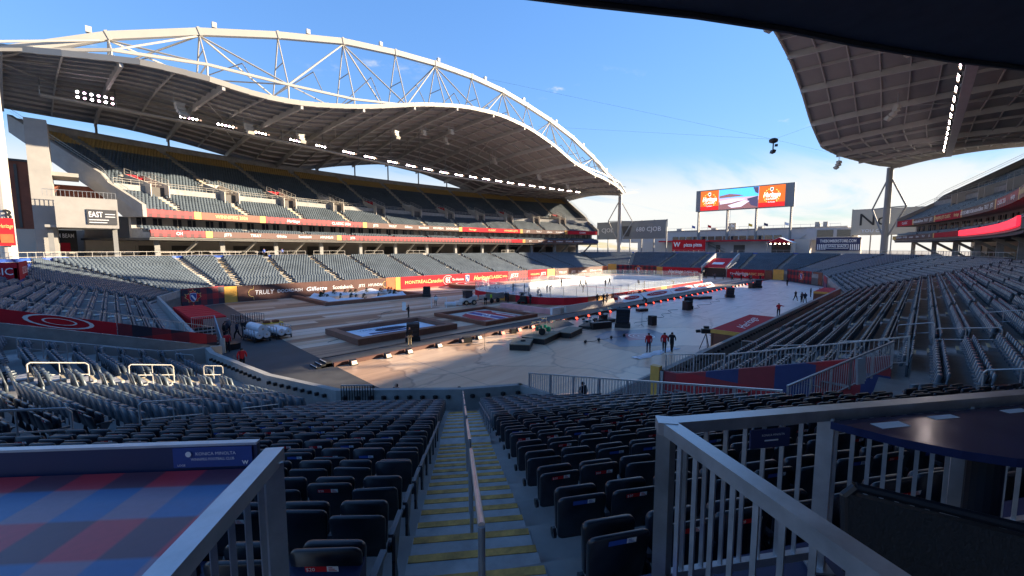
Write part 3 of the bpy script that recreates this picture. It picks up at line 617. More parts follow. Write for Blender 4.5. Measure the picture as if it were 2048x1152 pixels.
# ---------------------------------------------------------------- roofs with arch trusses
ARCH = [(-9,35.2),(-5.9,37.0),(-1.1,39.6),(5.1,42.7),(16.9,47.4),(29.6,51.2),(42.6,54.4),(55.3,56.1),(66.7,57.0),(78.9,57.2),(90.9,56.5),(101.5,54.9),(113.2,52.7),(126,49.3),(138.9,44.5),(151.6,38.6),(163,32.6)]
FY = [(-8,93),(0,88.5),(8,84.6),(16,82.2),(24,82),(128,82),(138,84),(148,87),(156,90.2),(162,94.5)]
FZ = [(-8,36.4),(0,36.4),(8,36.6),(15.6,35.7),(22,34.8),(28.4,34.9),(34.7,35.9),(41.7,37.3),(55.9,41.2),(67.4,43.4),(79.2,44.1),(91,42.9),(102.3,40.0),(111.3,36.6),(124.2,34.0),(137,33.2),(150,32.8),(162,32.0)]
RZ = [(-10,35.0),(0,35.4),(8,35.9),(20,35.0),(34,32.9),(47,32.7),(60,36),(76,39),(92,37.6),(104,35),(116,31.9),(125,31.6),(138,31.8),(150,32.2),(166,32.4)]
RZW = [(-10,35.0),(0,35.4),(8,35.9),(20,35.0),(34,32.9),(47,32.7),(60,36),(76,39),(92,37.8),(104,36.6),(112,36.5),(122,36.2),(129,35.6),(136,33.0),(150,33.0),(166,35)]  # right roof's rear edge, raised then dipped to shape a sun strip
BC = [(-9,35.0),(5,38.4),(17,39.9),(30,40.0),(43,40.5),(55,42.2),(67,43.8),(79,44.8),(91,43.8),(103,42),(115,39.5),(127,38),(139,37),(152,35.0),(163,32.4)]
def roof_pt(sd_, u, v, dz=0.0):                  # u: X at the front edge, v: 0 front .. 1 rear
    X = -8+(162+8)*u; f = Vector((X, lerp(FY, X), smooth_tab(FZ, X))); Xr = 76+(X-76)*1.03
    rr = 237.0; Yr = CY+math.sqrt(rr*rr-(Xr-76)**2); r_ = Vector((Xr, Yr, smooth_tab(RZW if sd_.m else RZ, Xr)))
    p = f.lerp(r_, v); p.z += 1.2*math.sin(math.pi*v)+dz
    return Vector(sd_.q(*p))
def build_roof(sd_, word):
    t = thing('stadium_roof', 'wave shaped roof with white arch truss over the %s stand' % word, 'roof', sd_.q(76, 93, 30))
    nu, nv = 64, 8; top = [[roof_pt(sd_, i/nu, j/nv, .35) for j in range(nv+1)] for i in range(nu+1)]; bot = [[roof_pt(sd_, i/nu, j/nv) for j in range(nv+1)] for i in range(nu+1)]
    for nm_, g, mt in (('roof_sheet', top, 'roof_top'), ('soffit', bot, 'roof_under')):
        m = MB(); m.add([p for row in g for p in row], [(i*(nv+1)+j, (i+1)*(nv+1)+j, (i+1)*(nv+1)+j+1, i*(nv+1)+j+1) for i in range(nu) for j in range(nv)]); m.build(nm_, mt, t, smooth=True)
    e = MB()                                     # edges: front lip, rear lip, ends
    for i in range(nu):
        a, b = roof_pt(sd_, i/nu, 0), roof_pt(sd_, (i+1)/nu, 0); e.beam(a+Vector((0,0,-.1)), b+Vector((0,0,-.05)), .30, .85)
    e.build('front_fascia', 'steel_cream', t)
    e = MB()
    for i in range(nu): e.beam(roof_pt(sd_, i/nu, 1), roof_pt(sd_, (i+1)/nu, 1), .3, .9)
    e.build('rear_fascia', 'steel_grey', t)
    for u in (0, 1):
        e = MB()
        for j in range(nv): e.beam(roof_pt(sd_, u, j/nv), roof_pt(sd_, u, (j+1)/nv), .35, 1.1)
        e.build('end_fascia', 'steel_cream', t)
    nr = 14
    for k in range(nr+1):                        # main rafters and lighter ones between
        e = MB(); u = .012+.976*k/nr
        for j in range(nv): e.beam(roof_pt(sd_, u, j/nv, -.55), roof_pt(sd_, u, (j+1)/nv, -.55), .42, 1.1)
        e.build('rafter', 'rafter', t)
        if k < nr:
            e = MB(); u += .488/nr*1.0
            for j in range(nv): e.beam(roof_pt(sd_, u, j/nv, -.25), roof_pt(sd_, u, (j+1)/nv, -.25), .2, .5)
            e.build('light_rafter', 'rafter', t)
            if k % 2 == 0:
                for s_, v0 in ((0, .25), (1, .55)):
                    MB().beam(roof_pt(sd_, .012+.976*(k+s_*.5)/nr, v0, -.6), roof_pt(sd_, .012+.976*(k+.5+s_*.5)/nr, v0+.24, -.6), .18, .18).build('diagonal_brace', 'rafter', t)
    for j in range(1, 14):
        e = MB(); v = j/14
        for i in range(nu): e.beam(roof_pt(sd_, i/nu, v, -.2), roof_pt(sd_, (i+1)/nu, v, -.2), .16, .42)
        e.build('purlin', 'rafter', t)
    # arch truss
    XS = [-8,5.1,16.9,29.6,42.6,55.3,66.7,78.9,90.9,101.5,113.2,126,138.9,151.6,162]
    A = lambda X, Y=93.0: Vector(sd_.q(X, Y, lerp(ARCH, X)-.8)); Bt = lambda X, Y: Vector(sd_.q(X, Y, lerp(BC, X)))
    for a, b in zip(XS[:-1], XS[1:]):
        MB().beam(A(a+.12), A(b-.12), 1.0, 1.15).build('arch_chord', 'steel_cream', t)
        for Y in (88.5, 97.5):
            MB().beam(Bt(a, 93+(Y-93)*min(1, (a+12)/14, (166-a)/14)), Bt(b, 93+(Y-93)*min(1, (b+12)/14, (166-b)/14)), .4, .42).build('bottom_chord', 'steel_cream', t)
    for k, X in enumerate(XS[1:-1]):
        MB().beam(A(X-.2), A(X+.2), 1.2, 1.4).build('chord_joint', 'steel_cream', t)
        wdt = min(1, (X+12)/14, (166-X)/14)
        for Y in (93-4.5*wdt, 93+4.5*wdt):
            MB().tube(A(X)-Vector((0,0,.6)), Bt(X, Y), .14, 8).build('truss_post', 'steel_cream', t)
        MB().tube(Bt(X, 93-4.5*wdt), Bt(X, 93+4.5*wdt), .16, 6).build('cross_tie', 'steel_cream', t)
        mid = [A(X).lerp(Bt(X, Y), .55) for Y in (93-4.5*wdt, 93+4.5*wdt)]; MB().tube(mid[0], mid[1], .10, 6).build('cross_tie', 'steel_grey', t)
        if k % 2 == 1 or k in (0,):
            for X2 in (XS[k], XS[k+2]):
                for Y in (93-4.5*wdt, 93+4.5*wdt): MB().tube(A(X)-Vector((0,0,.6)), Bt(X2, 93+(Y-93)), .165, 8).build('truss_diagonal', 'steel_cream', t)
        elif k % 2 == 0:
            for X2 in (XS[k], XS[k+2]): MB().tube(Bt(X, 93-4.5*wdt), Bt(X2, 93+4.5*wdt), .13, 6).build('plan_brace', 'steel_grey', t)
        for X2 in (X+.5*(XS[k+2]-X),):
            mid = A(X).lerp(Bt(XS[k+2], 93), .5); MB().tube(mid, Bt(X, 93+4.5*wdt), .10, 6).build('minor_brace', 'steel_grey', t); MB().tube(mid, Bt(X2, 93-4.5*wdt), .10, 6).build('minor_brace', 'steel_grey', t)
        for Y in (93-4.5*wdt, 93+4.5*wdt):       # short stubs onto the roof sheet
            p = Bt(X, Y); MB().tube(p, p-Vector((0,0,max(.6, p.z-lerp(FZ, X)-.6))), .15, 6).build('roof_stub', 'steel_cream', t)
    for k in range(10):
        X = 3+16.2*k; p = A(X)+Vector((0,0,.8)); MB().lohi(p-Vector((.35,.3,0)), p+Vector((.35,.3,.9))).build('beacon_box', 'white_paint', t)
    for k in range(1, 14):
        u = .012+.976*k/14; p = roof_pt(sd_, u, .97, -1.0); a = math.atan2(p.x-CX, (p.y if not sd_.m else YM-p.y)-CY); b = sd_.p(235.0, a, 31.2)
        MB().tube(p, (p.x, p.y, min(b[2], p.z-.5)), .22, 8).build('rear_post', 'steel_grey', t)
    return t
build_roof(EAST, 'left'); build_roof(WEST, 'right')
# end columns with outrigger struts
def end_column(sd_, X, label, sg):
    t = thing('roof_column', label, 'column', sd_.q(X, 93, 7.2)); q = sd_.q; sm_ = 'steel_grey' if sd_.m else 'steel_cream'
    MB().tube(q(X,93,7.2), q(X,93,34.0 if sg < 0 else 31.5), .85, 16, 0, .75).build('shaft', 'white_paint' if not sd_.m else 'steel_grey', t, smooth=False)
    for dx, dy in ((4.5*sg, -3.5), (-2.5*sg, 4.0)) if sg > 0 else ():
        n = q(X+dx, 93+dy, 20.5); MB().tube(q(X,93,11.0), n, .22, 8).build('strut', sm_, t); MB().tube(n, q(X,93,29.5), .2, 8).build('strut', sm_, t); MB().tube(n, q(X,93,20.5), .15, 8).build('strut', sm_, t)
    return t
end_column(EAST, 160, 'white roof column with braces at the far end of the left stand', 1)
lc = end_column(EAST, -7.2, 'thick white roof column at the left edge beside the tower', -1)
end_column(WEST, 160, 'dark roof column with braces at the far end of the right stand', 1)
text('number', '3', (-6.9,91.98,13.6), (1,0,0), (0,0,1), 2.0, 'black_gear', lc, bold=.03)
# floodlight catwalks with lamp banks
def catwalk(sd_, word):
    t = thing('lighting_catwalk', 'long steel catwalk hung under the %s roof carrying the floodlights' % word, 'catwalk', sd_.q(0, 104, 31))
    T = [(-4,33.7),(18,33.4),(36,32.6),(56,31.5),(76,30.7),(110,30.8),(146,31.4),(160,31.6)]
    XSs = [-3+9*k for k in range(18)]; P = lambda X, dz, dy=0: sd_.q(X, 104+dy, smooth_tab(T, X)+dz)
    for a, b in zip(XSs[:-1], XSs[1:]):
        MB().beam(P(a,0), P(b,0), 1.1, .28).build('walkway', 'rafter', t)
        MB().tube(P(a,1.5,-.5), P(b,1.5,-.5), .06, 6).build('top_rail', 'galv', t)
        MB().tube(P(a,.1,-.5), P(a,1.5,-.5), .05, 6).build('rail_post', 'galv', t)
        u = (a+8)/170; rp = roof_pt(sd_, min(1, u), .42, -.3); MB().tube(P(a,.1,.4), (P(a,0,.4)[0], P(a,0,.4)[1], rp.z), .10, 6).build('hanger', 'steel_grey', t)
    bx = [(3.4,2,6),(16.5,1,6),(22.5,1,6),(28.5,1,6),(36,1,6),(41,1,4),(48,1,6),(53.5,1,6)]+[(60+5.6*k,1,6) for k in range(16)]
    for k, (X, rows, n) in enumerate(bx):
        if sd_.m and X < 48: continue
        b = thing('floodlight_bank', 'bank of glowing floodlights, %s from the near end under the %s roof' % (ORD(k+1), word), 'floodlights', P(X,.6,-.6), 'floodlight banks under the roofs')
        MB().beam(P(X-.55*n/2,.35,-.62), P(X+.55*n/2,.35,-.62), .12, .12).build('bar', 'black_gear', b)
        for r_ in range(rows):
            for q in range(n):
                c = Vector(P(X+(q-n/2+.5)*(.85 if rows > 1 else .62), .75+r_*.85, -.75)); d = Vector(sd_.q(0, -.8, -.55))-Vector(sd_.q(0, 0, 0)); d = Vector((0, -.8 if not sd_.m else .8, -.5)).normalized()
                l = MB().tube(c, c+d*.25, .15, 8, 0, .24).build('lamp_housing', 'black_gear', b)
                MB().tube(c+d*.252, c+d*.262, .20, 8).build('lens', ('lamp_glow','lamp_warm','lamp_pink','lamp_glow','lamp_warm','lamp_pale')[q % 6] if rows == 1 else ('lamp_glow','lamp_pink')[q % 2], l)
catwalk(EAST, 'left'); catwalk(WEST, 'right')
# hung loudspeaker clusters
def speakers(x, y, z, dirx, diry, n, k, word, curve=1):
    t = thing('hung_speaker', 'pale hanging loudspeaker cluster, %s from the near end under the %s roof' % (ORD(k), word), 'loudspeaker', (x, y, z), 'speaker clusters hung from the roofs')
    MB().beam((x-1,y,z+.3),(x+1,y,z+.3),.1,.1).tube((x-.7,y,z+.3),(x-.7,y,z+2.4),.04,5).tube((x+.7,y,z+.3),(x+.7,y,z+2.4),.04,5).build('hanging_frame', 'galv', t)
    for q in range(n):
        a = R(6+13*q)*curve; c = Vector((x+dirx*.28*q*q*.5, y+diry*.28*q*q*.5, z-.62*q)); MB().box(c, (1.25,.75,.58), math.atan2(diry, dirx)-math.pi/2, 0, -a).build('speaker_box', 'white_paint', t)
for k, (X, v, n) in enumerate([(13.5,.18,4),(24,.22,3),(34,.25,3),(55,.2,3),(63,.2,2),(70,.16,2),(74,.3,3),(95,.35,3),(110,.25,3),(122,.2,3)]):
    p = roof_pt(EAST, (X+8)/170, v, -3.4); speakers(p.x, p.y, p.z, .3, -.95, n, k+1, 'left')
for k, (X, v, n) in enumerate([(70,.03,2),(76,.24,4),(92,.28,1),(108,.26,4),(134,.03,3)]):
    p = roof_pt(WEST, (X+8)/170, v, -3.0); speakers(p.x, p.y, p.z, .3, .95, n, k+1, 'right')
# ---------------------------------------------------------------- near wing of the right stand (straight, behind the right shoulder, unseen; put in to block sun) and canopy over the loge
def sweep(prof, x0, x1):                         # prof of (y,z) swept along X
    k = len(prof); return MB().add([(x0, y, z) for y, z in prof]+[(x1, y, z) for y, z in prof], [tuple(range(k)), tuple(range(k, 2*k))[::-1]]+[(i, (i+1) % k, k+(i+1) % k, k+i) for i in range(k)])
pf = [(-8.0,14.9)]
for r, z in LT: pf += [(-8-(r-208), z), (-8-(r-208)-.8, z)]
for r, z in UT: pf += [(-8-(r-208), z), (-8-(r-208)-.8, z)]
pf += [(-35.4,32.6),(-35.6,32.6),(-35.6,7.2),(-22,7.2),(-22,14.4),(-12,14.4)]
sweep(pf, -30, 62).build('unseen_near_wing', 'terrace', wu)
sweep([(-8,10.6),(-8,12.2),(-22,12.2),(-22,10.6)], -30, 62).build('unseen_near_balcony', 'concrete', wu)
cn = thing('loge_canopy', 'dark overhanging canopy edge above the loge at the top right', 'canopy', (8,-2,12.2))
P = [(4.75,3.4),(6.1,2.45),(7.4,1.65),(8.7,.95),(10.4,-.05),(12.5,-1.45),(15,-3.2),(12,-11),(-2,-11),(-4,-1.5),(2.2,5.1)]
MB().poly([(x, y, 12.2) for x, y in P], .45, (0,0,1)).build('slab', 'canopy_navy', cn)
MB().path([(P[10][0],P[10][1],12.18)]+[(x, y, 12.18) for x, y in P[:7]], .05, 6).build('edge_trim', 'seat_frame', cn)
for x, y in ((-3,-9.5),(11,-9.8)): MB().box((x,y,9.7), (.4,.4,5.0)).build('post', 'concrete', cn)
# loge platform
a_, b_, c_ = off_v(3, OA+TR*18), off_v(4, OA+TR*18), off_v(5, OA+TR*18); a2, b2, c2 = off_v(3, 30), off_v(4, 30), off_v(5, 30)
for nm_, q in (('loge_floor', (a_, b_-Vector((.45,-.62)), b2-Vector((.45,-.62)), a2)), ('loge_floor', (b_+Vector((.45,-.62)), c_, c2, b2+Vector((.45,-.62))))):
    struct(MB().hexa([(v.x,v.y,5.2) for v in q], [(v.x,v.y,6.98) for v in q]).build(nm_, 'navy'))
# left counter with plaid top and name panel
F2 = Vector((.7145,.6997,0)); RT = Vector((.6997,-.7145,0)); UP = Vector((0,0,1))
ct = thing('loge_counter', 'counter with red and blue plaid top and navy name panel, lower left', 'counter', (-.1,2.5,6.98))
q = [(.50,2.28),(-1.4,3.95),(-1.75,3.35),(.06,1.68)]
MB().poly([(x, y, 7.90) for x, y in q], .035, (0,0,1)).build('plaid_top', 'plaid_table', ct, uvfn=lambda v: (v.x*.75-v.y*.66+.12, v.x*.66+v.y*.75+.03))
ed = (Vector((-1.4,3.95,0))-Vector((.50,2.28,0))).normalized(); nn = Vector((ed.y,-ed.x,0)) if Vector((ed.y,-ed.x,0)).dot(F2) > 0 else Vector((-ed.y,ed.x,0))
p0 = Vector((.53,2.27,0)); p1 = Vector((-1.4,3.97,0))
def plate(p, q, z0, z1, th, n): return [p+UP*z0, q+UP*z0, q+n*th+UP*z0, p+n*th+UP*z0], [p+UP*z1, q+UP*z1, q+n*th+UP*z1, p+n*th+UP*z1]
MB().hexa(*plate(p0+nn*.012, p1+nn*.012, 7.88, 8.045, .03, nn)).build('back_panel', 'navy', ct)
MB().beam(p0+nn*.027+UP*8.05, p1+nn*.027+UP*8.05, .036, .012).build('panel_cap', 'aluminium', ct)
MB().hexa(*plate(p0+ed*.02+nn*.002, p0+ed*.385+nn*.002, 7.942, 8.04, .008, nn)).build('name_plate', 'logo_blue', ct)
ft = -nn*.004
text('lettering', 'KONICA MINOLTA', p0+ed*.185+ft+UP*8.012, -ed, UP, .022, 'white_letter', ct, width=.185)
MB().poly([p0+ed*.31+ft+UP*8.012+(-ed*math.cos(R(30*k))+UP*math.sin(R(30*k)))*.014 for k in range(12)], .001, -nn).build('round_emblem', 'white_letter', ct)
text('lettering', 'WINNIPEG FOOTBALL CLUB', p0+ed*.20+ft+UP*7.985, -ed, UP, .019, 'white_letter', ct, width=.20)
text('lettering', 'LOGE', p0+ed*.345+ft+UP*7.957, -ed, UP, .014, 'white_letter', ct, width=.035)
text('lettering', 'W', p0+ed*.05+ft+UP*7.962, -ed, UP, .026, 'white_letter', ct, bold=.04)
for x, y in ((-.0,2.2),(-1.2,3.2)): MB().box((x,y,7.44), (.06,.06,.91)).build('leg', 'seat_frame', ct)
def rail_run(name, label, pts, zt, h=1.0, post=1.6, bal=.125, w=.07, group=None, mt='aluminium', post_at=None, low=.09, thick=.022):
    """flat-topped guard rail along pts (x,y,z of floor offset): top rail, bottom rail, posts, balusters"""
    t = thing(name, label, 'railing', (pts[0][0], pts[0][1], pts[0][2] if len(pts[0]) > 2 else zt-h), group)
    pm = MB().box((0,0,h/2), (w*.95,w*.95,h)).build('post', mt, None); bm = MB().box((0,0,h/2+low/2-.01), (thick,thick,h-low)).build('baluster', mt, None); first = [True, True]
    def put(src, k, p, nm_):
        o = src if first[k] else src.copy()
        if not first[k]: C.objects.link(o)
        first[k] = False; o.parent = t; o.location = Vector(p)-Vector(t.location); return o
    for a, b in zip(pts[:-1], pts[1:]):
        za = a[2] if len(a) > 2 else zt-h; zb = b[2] if len(b) > 2 else zt-h
        A, B = Vector((a[0],a[1],za)), Vector((b[0],b[1],zb)); Ln = (B-A).length; d = (B-A).normalized()
        MB().beam(A+UP*h-d*w*.5, B+UP*h+d*w*.5, w, w*.8).build('top_rail', mt, t); MB().beam(A+UP*low, B+UP*low, w*.5, w*.6).build('bottom_rail', mt, t)
        n = max(1, round(Ln/post)); 
        for k in range(n+1):
            put(pm, 0, A.lerp(B, k/n)-UP*.02, 'post')
            if w > .08: p_ = A.lerp(B, k/n); MB().box((p_.x,p_.y,p_.z+.006), (.16,.13,.012), .6).box((p_.x+.05,p_.y-.03,p_.z+.02), (.02,.02,.02)).box((p_.x-.05,p_.y+.03,p_.z+.02), (.02,.02,.02)).build('base_plate', mt, t)
        nb = int(Ln/bal)
        for k in range(1, nb):
            if abs((k/nb*n) % 1) < .5*bal/Ln*n or abs((k/nb*n) % 1) > 1-.5*bal/Ln*n: continue
            put(bm, 1, A.lerp(B, k/nb)-UP*.01, 'baluster')
    for v in pts[1:-1]: MB().box((v[0],v[1],(v[2] if len(v) > 2 else zt-h)+h+.002), (w*1.25,w*1.25,w*.83), .6).build('corner_cap', mt, t)
    for o, f_ in ((pm, first[0]), (bm, first[1])):
        if f_: bpy.data.objects.remove(o)
    return t
rail_run('loge_railing', 'grey metal railing beside the plaid counter, lower left', [(.57,2.17),(-.12,1.30)], 8.0, 1.0, 1.4, .12, .085)
rr_ = rail_run('loge_railing', 'grey metal railing around the navy table, lower right', [(1.42,-.33),(2.25,.98),(6.63,-2.11)], 8.0, 1.0, 1.12, .125, .085)
pa = Vector((2.25,.98,0)); pb = Vector((3.20,.31,0)); dd = (pb-pa).normalized(); nr2 = Vector((-dd.y,dd.x,0)); nr2 = nr2 if nr2.dot(F2) < 0 else -nr2
MB().hexa(*plate(pa+dd*.50+nr2*.045, pa+dd*.76+nr2*.045, 7.845, 7.955, .012, nr2)).build('name_plate', 'navy', rr_)
text('lettering', 'KONICA MINOLTA', pa+dd*.645+nr2*.060+UP*7.922, dd, UP, .017, 'white_letter', rr_, width=.15)
MB().hexa(*plate(pa+dd*.59+nr2*.058, pa+dd*.68+nr2*.058, 7.886, 7.894, .002, nr2)).build('faint_print_line', 'tarp', rr_)
# navy table with rounded edge, blank paper stickers, pedestal
tb = thing('loge_table', 'glossy navy table with white paper notices inside the right railing', 'table', (3.3,-.35,6.98))
pts = []
A1, A2 = Vector((3.02,.33)), Vector((4.6,-.78)); dn = (A2-A1).normalized(); sd2 = Vector((dn.y,-dn.x)); sd2 = sd2 if sd2.dot(Vector((-1,-1))) > 0 else -sd2
for k in range(13):
    t_ = k/12; p = A1.lerp(A2, t_)+sd2*(.62*math.sin(math.pi*min(1, t_*1.0)**.8)); pts.append((p.x, p.y, 7.94))
MB().poly(pts+[(A2.x,A2.y,7.94)][:0], .045, (0,0,1)).build('table_top', 'table_navy', tb)
for (t_, s_, w_, h_) in ((.10,.07,.20,.07),(.33,.045,.18,.05),(.62,.05,.18,.05)):
    p = A1.lerp(A2, t_)+sd2*s_; e1 = dn*w_; e2 = sd2*h_; MB().poly([(v.x,v.y,7.987) for v in (p, p+e1, p+e1+e2, p+e2)], .001, (0,0,1)).build('paper_notice', 'tarp', tb)
pc = A1.lerp(A2, .36)+sd2*.30; MB().tube((pc.x,pc.y,6.99), (pc.x,pc.y,7.94), .075, 16).build('pedestal', 'seat_frame', tb); MB().lathe((pc.x,pc.y,6.985), [(.28,0),(.28,.02),(.08,.05)], 16).build('base', 'seat_frame', tb)
# dark mesh chair
chh = thing('folding_chair', 'black mesh backed chair at the lower right corner', 'chair', (2.75,-.30,6.98), None, 0)
u_ = Vector((.33,-.945,0)); v_ = Vector((-.945,-.33,0)); o_ = Vector((2.48,.18,.25))
def chp(a, b, z): return o_+u_*a+v_*b+UP*z
MB().hexa([chp(0,.03,7.25),chp(.95,.03,7.25),chp(.95,.07,7.25),chp(0,.07,7.25)], [chp(.0,-.05,7.58),chp(.95,-.05,7.52),chp(.95,-.01,7.52),chp(0,-.01,7.58)]).build('backrest', 'chair_dark', chh)
MB().path([chp(-.0,.05,7.23),chp(-.01,-.03,7.56),chp(.03,-.03,7.615),chp(.95,-.03,7.55)], .022, 8).build('back_frame', 'seat_frame', chh)
MB().path([chp(0,-.01,7.40),chp(.95,.0,7.36)], .012, 6).build('cross_bar', 'armrest', chh)
MB().hexa([chp(0,.05,7.19),chp(.95,.05,7.19),chp(.95,.5,7.19),chp(0,.5,7.19)], [chp(0,.05,7.24),chp(.95,.05,7.24),chp(.95,.5,7.24),chp(0,.5,7.24)]).build('seat_pan', 'chair_dark', chh)
for a, b in ((.02,.08),(.9,.08),(.02,.45),(.9,.45)): MB().tube(chp(a,b,6.74), chp(a,b,7.2), .018, 6).build('leg', 'seat_frame', chh)
MB().box((1.98,.93,7.06), (.22,.16,.10), .5).build('folded_cloth', 'royal', None); tag(bpy.data.objects['folded_cloth'], 'bright blue folded cloth on the floor by the right railing corner', 'cloth')
# ---------------------------------------------------------------- vomitories in the near bowl
vr = thing('field_tunnel', 'tunnel mouth with red and blue plaid walls cut into the right seats', 'tunnel', (18,8,0))
def slope_wall(parent, name, x, y0, y1, ax, mt, z0=0.0, extra=.35, th=.2):
    """wall in the plane x=const (ax 'x') or y=const (ax 'y'); top follows the terrace"""
    m = MB(); n = 10
    for k in range(n):
        a, b = y0+(y1-y0)*k/n, y0+(y1-y0)*(k+1)/n
        def zt(v): o = min(((W[5].y-v) if ax == 'x' else (6-v)), 17); return max(2.7, 1.5+.3*max(0, o)+extra)
        if ax == 'x': m.hexa([(x,a,z0),(x+th,a,z0),(x+th,b,z0),(x,b,z0)], [(x,a,zt(a)),(x+th,a,zt(a)),(x+th,b,zt(b)),(x,b,zt(b))])
        else: m.hexa([(a,x,z0),(a,x+th,z0),(b,x+th,z0),(b,x,z0)], [(a,x,zt(a)),(a,x+th,zt(a)),(b,x+th,zt(b)),(b,x,zt(b))])
    return m.build(name, mt, parent, uvfn=lambda v: ((v.y if ax == 'x' else v.x), v.z))
slope_wall(vr, 'plaid_wall', 20.6, 9.4, .6, 'x', 'plaid_blue', 0, .9); slope_wall(vr, 'near_wall', 13.8, 13.2, .6, 'x', 'concrete')
MB().lohi((14.0,.4,0), (20.6,.6,4.2)).build('end_wall', 'plaid_blue', vr, uvfn=lambda v: (v.x, v.z))
MB().lohi((20.5,9.42,0), (20.86,9.9,2.9)).build('gold_end', 'gold_board', vr)
MB().lohi((14.0,.6,.01), (20.5,13.0,.03)).build('tunnel_floor', 'tarp', vr)
rz_ = lambda y: 1.85+.3*max(0, 9.5-y)
rail_run('tunnel_railing', 'grey railing along the far side of the right field tunnel', [(20.8,9.2,rz_(9.2)+.6),(20.8,6.4,rz_(6.4)+.3)], 0, 1.0, 1.4, .14, .06)
rail_run('tunnel_railing', 'grey railing climbing behind the plaid tunnel wall on the right', [(20.8,6.2,rz_(6.2)+.2),(21.0,.2,rz_(.2)+.1)], 0, 1.05, 1.5, .14, .06)
rail_run('tunnel_railing', 'long grey railing in front of the plaid tunnel on the right', [(13.9,12.5,2.3),(13.9,2.7,3.85)], 0, 1.05, 1.25, .13, .07)
rail_run('tunnel_railing', 'grey ramp railing above the plaid tunnel end on the right', [(14.2,2.6,4.0),(17.6,1.5,4.35),(20.6,.6,4.6)], 0, 1.0, 1.3, .14, .06)
for k, xx in enumerate((17.7,18.1)):
    MB().hexa([(xx,1.35,4.5),(xx+.3,1.2,4.5),(xx+.32,1.15,4.5),(xx+.02,1.3,4.5)], [(xx+.05,1.42,5.36),(xx+.33,1.27,5.36),(xx+.35,1.2,5.36),(xx+.07,1.36,5.36)]).build('hung_coat', 'tarp'); tag(bpy.data.objects['hung_coat' if k == 0 else 'hung_coat.001'], 'pale cloth draped over the %s of the ramp railing on the right' % ('left post', 'middle')[k], 'cloth', 'cloths hung on the ramp railing')
vl = thing('field_tunnel', 'tunnel cut through the left end seats with red banner wall', 'tunnel', (0,32,0))
slope_wall(vl, 'far_wall', 33.9, 6, -9, 'y', 'concrete', 0, .9); slope_wall(vl, 'near_wall', 32.4, 6, -9, 'y', 'concrete_light', 0, .45)
bz = lambda x: 2.3+.3*max(0, 6-x)+.25
for (xa, xb, mt) in ((6,1.2,'plaid_red'),(1.15,-4.2,'red_banner'),(-4.25,-6.6,'gold_board'),(-6.65,-9,'plaid_red')):
    MB().hexa([(xa,33.84,bz(xa)-.1),(xb,33.84,bz(xb)-.1),(xb,33.89,bz(xb)-.1),(xa,33.89,bz(xa)-.1)], [(xa,33.84,bz(xa)+.62),(xb,33.84,bz(xb)+.62),(xb,33.89,bz(xb)+.62),(xa,33.89,bz(xa)+.62)]).build('banner', mt, vl, uvfn=lambda v: (v.x, v.z))
m1 = MB(); m2 = MB()
for k in range(20):                              # white ring emblem on the banner
    a0, a1 = R(18*k), R(18*k+18)
    for (m, r0, r1, dy) in ((m1, 1.0, 1.16, .02), (m2, .0, .5, .025), (m1, .5, .58, .03)):
        q = [(-1.1-r*math.cos(a)*1.15, 33.84-dy, bz(-1.1)+.30-r*math.cos(a)*-1.15*.3*1+r*math.sin(a)*.31) for r, a in ((r0,a0),(r1,a0),(r1,a1),(r0,a1))]
        m.add(q, [(0,1,2,3)])
m1.build('ring_emblem', 'white_letter', vl); m2.build('emblem_centre', 'red_bright', vl)
rail_run('tunnel_railing', 'grey railing along the red banner across the left seats', [(5.8,34.0,bz(5.8)+.1),(-9,34.0,bz(-9)+.1)], 0, 1.05, 1.5, .25, .05)
# hoop barriers across the aisles of the near bowl
hoop_n = 0
def hoop(p, q, label, mt='galv', h=.95):
    t = thing('aisle_barrier', label, 'railing', p, 'tube barriers among the near seats')
    P_, Q_ = Vector(p), Vector(q); MB().path([P_, P_+UP*(h-.08), P_.lerp(Q_, .05)+UP*h, P_.lerp(Q_, .95)+UP*h, Q_+UP*(h-.08), Q_], .026, 8).build('hoop', mt, t)
    MB().path([P_+UP*h*.5, Q_+UP*h*.5], .02, 6).build('mid_rail', mt, t); c = P_.lerp(Q_, .5); MB().path([c, c+UP*h], .02, 6).build('centre_post', mt, t)
def bowl_pt(i, s, o): 
    p = W[i]+fd[i]*s-fnv[i]*o; return (p.x, p.y, Z0+RI*math.floor((o-OA)/TR))
def hoop_at(i, s, o, L_, label, mt='galv'):
    a = bowl_pt(i, s, o); b = bowl_pt(i, s+L_, o); hoop(a, (b[0], b[1], a[2]), label, mt)
